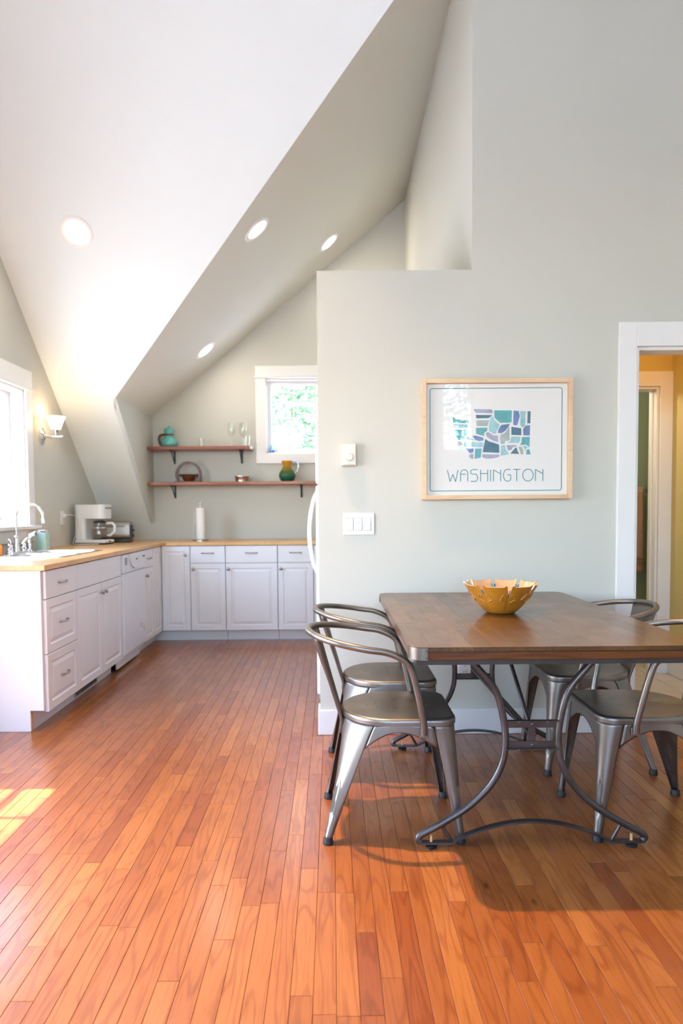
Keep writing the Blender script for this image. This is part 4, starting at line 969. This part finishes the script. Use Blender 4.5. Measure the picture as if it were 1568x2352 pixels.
# ------------------------------------------------------------------ bowl on the table
t = thing('decorative_bowl', 'amber glazed bowl with notched petal rim on the dining table', 'bowl', (.71, 2.872, TH_))
def bowl_pt(th, s, off=0):
    ph = (th*8/(2*PI)) % 1
    d = min(ph, 1-ph)                       # distance to the slit between two petals
    cutn = .050*max(0, 1-d/.085)**.95
    lip = .008*math.exp(-((d-.115)/.05)**2)
    zt = .122+lip-cutn
    z = zt*s; r = .052+.100*(max(z, 0)/.122)**.72
    crease = .0035*max(0, 1-d/.05)*min(1, s*2)
    r -= crease+off
    return Vector((r*math.cos(th), r*math.sin(th), z+off*.3))
def bowl_surf(off, name, m):
    vs = []; fs = []; n, k = 192, 22
    for j in range(k+1):
        for i in range(n): vs.append(bowl_pt(2*PI*i/n+PI/8*0, j/k, off))
    for j in range(k):
        for i in range(n): a = j*n+i; b = j*n+(i+1) % n; fs.append((a, b, b+n, a+n))
    fs.append(tuple(range(n)))
    return M().add(vs, fs).build(name, m, t, 70)
bsh = bowl_surf(0, 'shell', 'amber'); bowl_surf(.0045, 'lining', 'peach')
vs = []; fs = []; n = 192
for i in range(n):
    a = 2*PI*i/n; vs += [bowl_pt(a, 1, 0), bowl_pt(a, 1, .0045)+Vector((0, 0, .0004))]
for i in range(n): j = (i+1) % n; fs.append((2*i, 2*j, 2*j+1, 2*i+1))
M().add(vs, fs).build('rim_edge', 'peach', t)
for p in range(8):
    c = 2*PI*p/8
    e_ = []
    for sgn in (-1, 1):
        pts = []
        for k in range(22):
            u = k/21; a = c+sgn*(.09+.20*math.sin(u*PI*.9)*(1-u*.2)); s = .42+.30*u+.05*math.sin(u*7)
            pts.append(bowl_pt(a, s, -.0006))
        M().tube(pts, [.0016+.0026*math.sin(PI*(k+1)/23) for k in range(22)], 6).build('scroll', 'amber', bsh, 60)
        M().tube([bowl_pt(c+sgn*.155+.055*math.cos(w), .66+.055*math.sin(w), -.0006) for w in [k*.5 for k in range(13)]], .0022, 6).build('curl', 'amber', bsh, 60)
    # blue glaze inside every slit
    M().tube([bowl_pt(c+sg*.03, .97, .006) for sg in (-1.6, -.8, 0, .8, 1.6)], .003, 6).build('slit_glaze', 'bowlblue', t, 60)

# ------------------------------------------------------------------ chairs (local: front faces +x)
OUT = []
OUT += arc((.165, -.13), .06, -PI/2, 0, 8)+arc((.165, .13), .06, 0, PI/2, 8)          # front corners
OUT += [(.165-.165*k/8, .19) for k in range(1, 8)]+arc((0, 0), .18, PI/2, 1.5*PI, 40, .19)+[(.165*k/8, -.19) for k in range(1, 8)]
def out_at(s):
    n = len(OUT); s = s % n; i = int(s); f = s-i; a, b = OUT[i], OUT[(i+1) % n]
    return Vector((a[0]+(b[0]-a[0])*f, a[1]+(b[1]-a[1])*f))
def idx(px, py): return min(range(len(OUT)), key=lambda i: (OUT[i][0]-px)**2+(OUT[i][1]-py)**2)
def offs(d):
    res = []; n = len(OUT)
    for i in range(n):
        a, b = Vector(OUT[i-1]), Vector(OUT[(i+1) % n]); tt = (b-a).normalized(); nn = Vector((tt.y, -tt.x)); p = Vector(OUT[i])+nn*d; res.append((p.x, p.y))
    return res
n_o = len(OUT)
A_el = lambda deg: (-.18*math.sin(math.radians(deg)), .19*math.cos(math.radians(deg)))
i_f1 = idx(.225, .105); i_s1 = idx(.145, .19); i_r1 = idx(*A_el(22)); i_r2 = idx(*A_el(72))
i_q2 = idx(A_el(72)[0], -A_el(72)[1]); i_q1 = idx(A_el(22)[0], -A_el(22)[1]); i_s2 = idx(.145, -.19); i_f2 = idx(.225, -.105)
ZT = .426
def leg_mesh(i0, i1, foot):
    K, J = 18, 30
    if i1 < i0: i1 += n_o
    fo = Vector(foot); od = math.atan2(fo.y, fo.x); vs = []; fs = []
    for j in range(J+1):
        t_ = j/J
        for k in range(K+1):
            u = k/K; P = out_at(i0+(i1-i0)*u); a = od+(u-.5)*math.radians(250)
            Q = fo+Vector((math.cos(a), math.sin(a)))*.0145
            w = t_**.92; p = P*(1-w)+Q*w
            g = max(0, 1-abs(u-.5)/.085)*max(0, min(1, (t_-.50)/.05))*max(0, min(1, (.82-t_)/.05))
            p -= Vector((math.cos(od), math.sin(od)))*.0065*min(1, g*1.6)
            lipg = max(0, 1-abs(abs(u-.5)-.12)/.035)*max(0, min(1, (t_-.48)/.05))*max(0, min(1, (.84-t_)/.05))
            p += Vector((math.cos(od), math.sin(od)))*.0014*lipg
            vs.append((p.x, p.y, ZT+(.018-ZT)*t_))
    for j in range(J):
        for k in range(K): a = j*(K+1)+k; fs.append((a, a+1, a+K+2, a+K+1))
    return M().add(vs, fs)
def apron_mesh(i0, i1, fa, fb):
    """sheet between two legs; its ends follow the tapering edges of leg fa (before) and leg fb (after)"""
    if i1 < i0: i1 += n_o
    K, J = 20, 6; vs = []; fs = []
    def edge(P, foot, sgn, z):
        fo = Vector(foot); a = math.atan2(fo.y, fo.x)+sgn*math.radians(125); w = ((ZT-z)/(ZT-.018))**.92
        return P*(1-w)+(fo+Vector((math.cos(a), math.sin(a)))*.0145)*w
    A0, B0 = out_at(i0), out_at(i1)
    for k in range(K+1):
        u = k/K; dr = .028+.062*abs(2*u-1)**2.2
        for q in range(J+1):
            z = ZT-dr*q/J
            p = out_at(i0+(i1-i0)*u)+(edge(A0, fa, 1, z)-A0)*(1-u)+(edge(B0, fb, -1, z)-B0)*u
            vs.append((p.x*.99, p.y*.99, z))
    for k in range(K):
        for q in range(J): a = k*(J+1)+q; fs.append((a, a+1, a+J+2, a+J+1))
    return M().add(vs, fs)
def make_chair(label, loc, rz):
    t = thing('dining_chair', label, 'chair', loc, rz, 'steel armchairs around the dining table')
    # seat pan with drain holes and a rolled rim
    holes = [[(hx+.0035*math.cos(a), hy+.0035*math.sin(a)) for a in [2*PI*k/8 for k in range(8)]] for hx, hy in
             ((.02, 0), (.02, .055), (.02, -.055), (-.05, .035), (-.05, -.035), (-.085, 0), (.09, .04), (.09, -.04))]
    seat = M().prism(offs(-.010), holes, .447, .450, lambda a, b, c: (a, b, c)).build('seat', 'steel', t)
    vs = []; fs = []
    prof = [(-.010, .450), (-.004, .4495), (.001, .447), (.0045, .442), (.005, .435), (.0045, .424), (.002, .4235)]
    for d, z in prof: vs += [(x, y, z) for x, y in offs(d)]
    for k in range(len(prof)-1):
        for i in range(n_o): j = (i+1) % n_o; fs.append((k*n_o+i, k*n_o+j, (k+1)*n_o+j, (k+1)*n_o+i))
    M().add(vs, fs).build('rim', 'steel', seat, 50)
    for i0, i1, f in ((i_s2 , i_f2, (.238, -.195)), (i_f1, i_s1, (.238, .195)), (i_r1, i_r2, (-.238, .195)), (i_q2, i_q1, (-.238, -.195))):
        lg = leg_mesh(i0, i1, f).build('leg', 'steel', t, 50, solid=.0022); lg.data.materials.append(MT['steel_in']); lg.modifiers[0].material_offset = 1
        M().lathe([(.0185, 0), (.0195, .008), (.0165, .012), (.0175, .020), (.015, .024)], 16, (f[0], f[1], 0)).build('foot_cap', 'rubber', lg, 50)
    FN, FF, RF, RN = (.238, -.195), (.238, .195), (-.238, .195), (-.238, -.195)
    for i0, i1, fa, fb in ((i_f2, i_f1, FN, FF), (i_s1, i_r1, FF, RF), (i_r2, i_q2, RF, RN), (i_q1, i_s2, RN, FN)):
        apron_mesh(i0, i1, fa, fb).build('apron', 'steel', t, 50, solid=.002)
    # arm ring
    pts = []
    half = [(.107, .198, .395), (.105, .204, .44), (.085, .214, .54), (.062, .221, .63), (.045, .224, .660), (.018, .2255, .680), (-.03, .226, .6985)]
    ringp = [(-.085-.225*math.sin(a), .226*math.cos(a), .7065+.039*math.sin(a)) for a in [PI*k/20 for k in range(1, 20)]]
    path = smooth_path(half+[(-.085, .226, .7065)]+ringp+[(-.085, -.226, .7065)]+[(x, -y, z) for x, y, z in reversed(half)], 4)
    ring = M().tube(path, .0125, 14).build('arm_ring', 'steel', t, 60)
    for s in (-1, 1):
        M().box(-.017, .017, -.004, .004, -.02, .012).xf(lambda a, b, c: (.107+a, s*(.196+b), .402+c)).build('arm_bracket', 'steel', t, bevel=.003)
    M().tube([(-.085-.225*math.sin(a), .226*math.cos(a), .7065+.039*math.sin(a)) for a in (2.05, 2.056)], .0129, 14).build('weld_seam', 'steel_dark', ring)
    # back splat, curved in plan, flanged edges
    vs = []; fs = []; K, J = 10, 16
    for j in range(J+1):
        v = j/J; hwid = .112-.066*v
        for k in range(-2, K+3):
            u = max(0, min(1, k/K)); yy = (2*u-1)*hwid
            x0 = -.085-.218*math.sqrt(max(0, 1-(yy/.226)**2)); x1 = -.181*math.sqrt(max(0, 1-(yy/.19)**2))-.007
            x = x0+(x1-x0)*min(1, v/.86); z = .735-(.735-.355)*v
            if k < 0: x -= .009*(-k)/2; yy -= .001
            if k > K: x -= .009*(k-K)/2; yy += .001
            vs.append((x, yy, z))
    w = K+5
    for j in range(J):
        for k in range(w-1): a = j*w+k; fs.append((a, a+1, a+w+1, a+w))
    M().add(vs, fs).build('back_splat', 'steel', t, 40, solid=.002)
    return t
CH_ = [('steel armchair on the kitchen side of the table, at the end away from the wall', (.215, 2.598, 0), 0),
       ('steel armchair on the kitchen side of the table, at the end against the wall', (.230, 3.138, 0), 0),
       ('steel armchair on the doorway side of the table, at the end away from the wall', (1.186, 2.602, 0), PI),
       ('steel armchair on the doorway side of the table, at the end against the wall', (1.198, 3.212, 0), PI)]
first = make_chair(*CH_[0])
for lab, loc, rz in CH_[1:]:
    c = copy_tree(first); c['label'] = lab; c.location = loc; c.rotation_euler[2] = rz
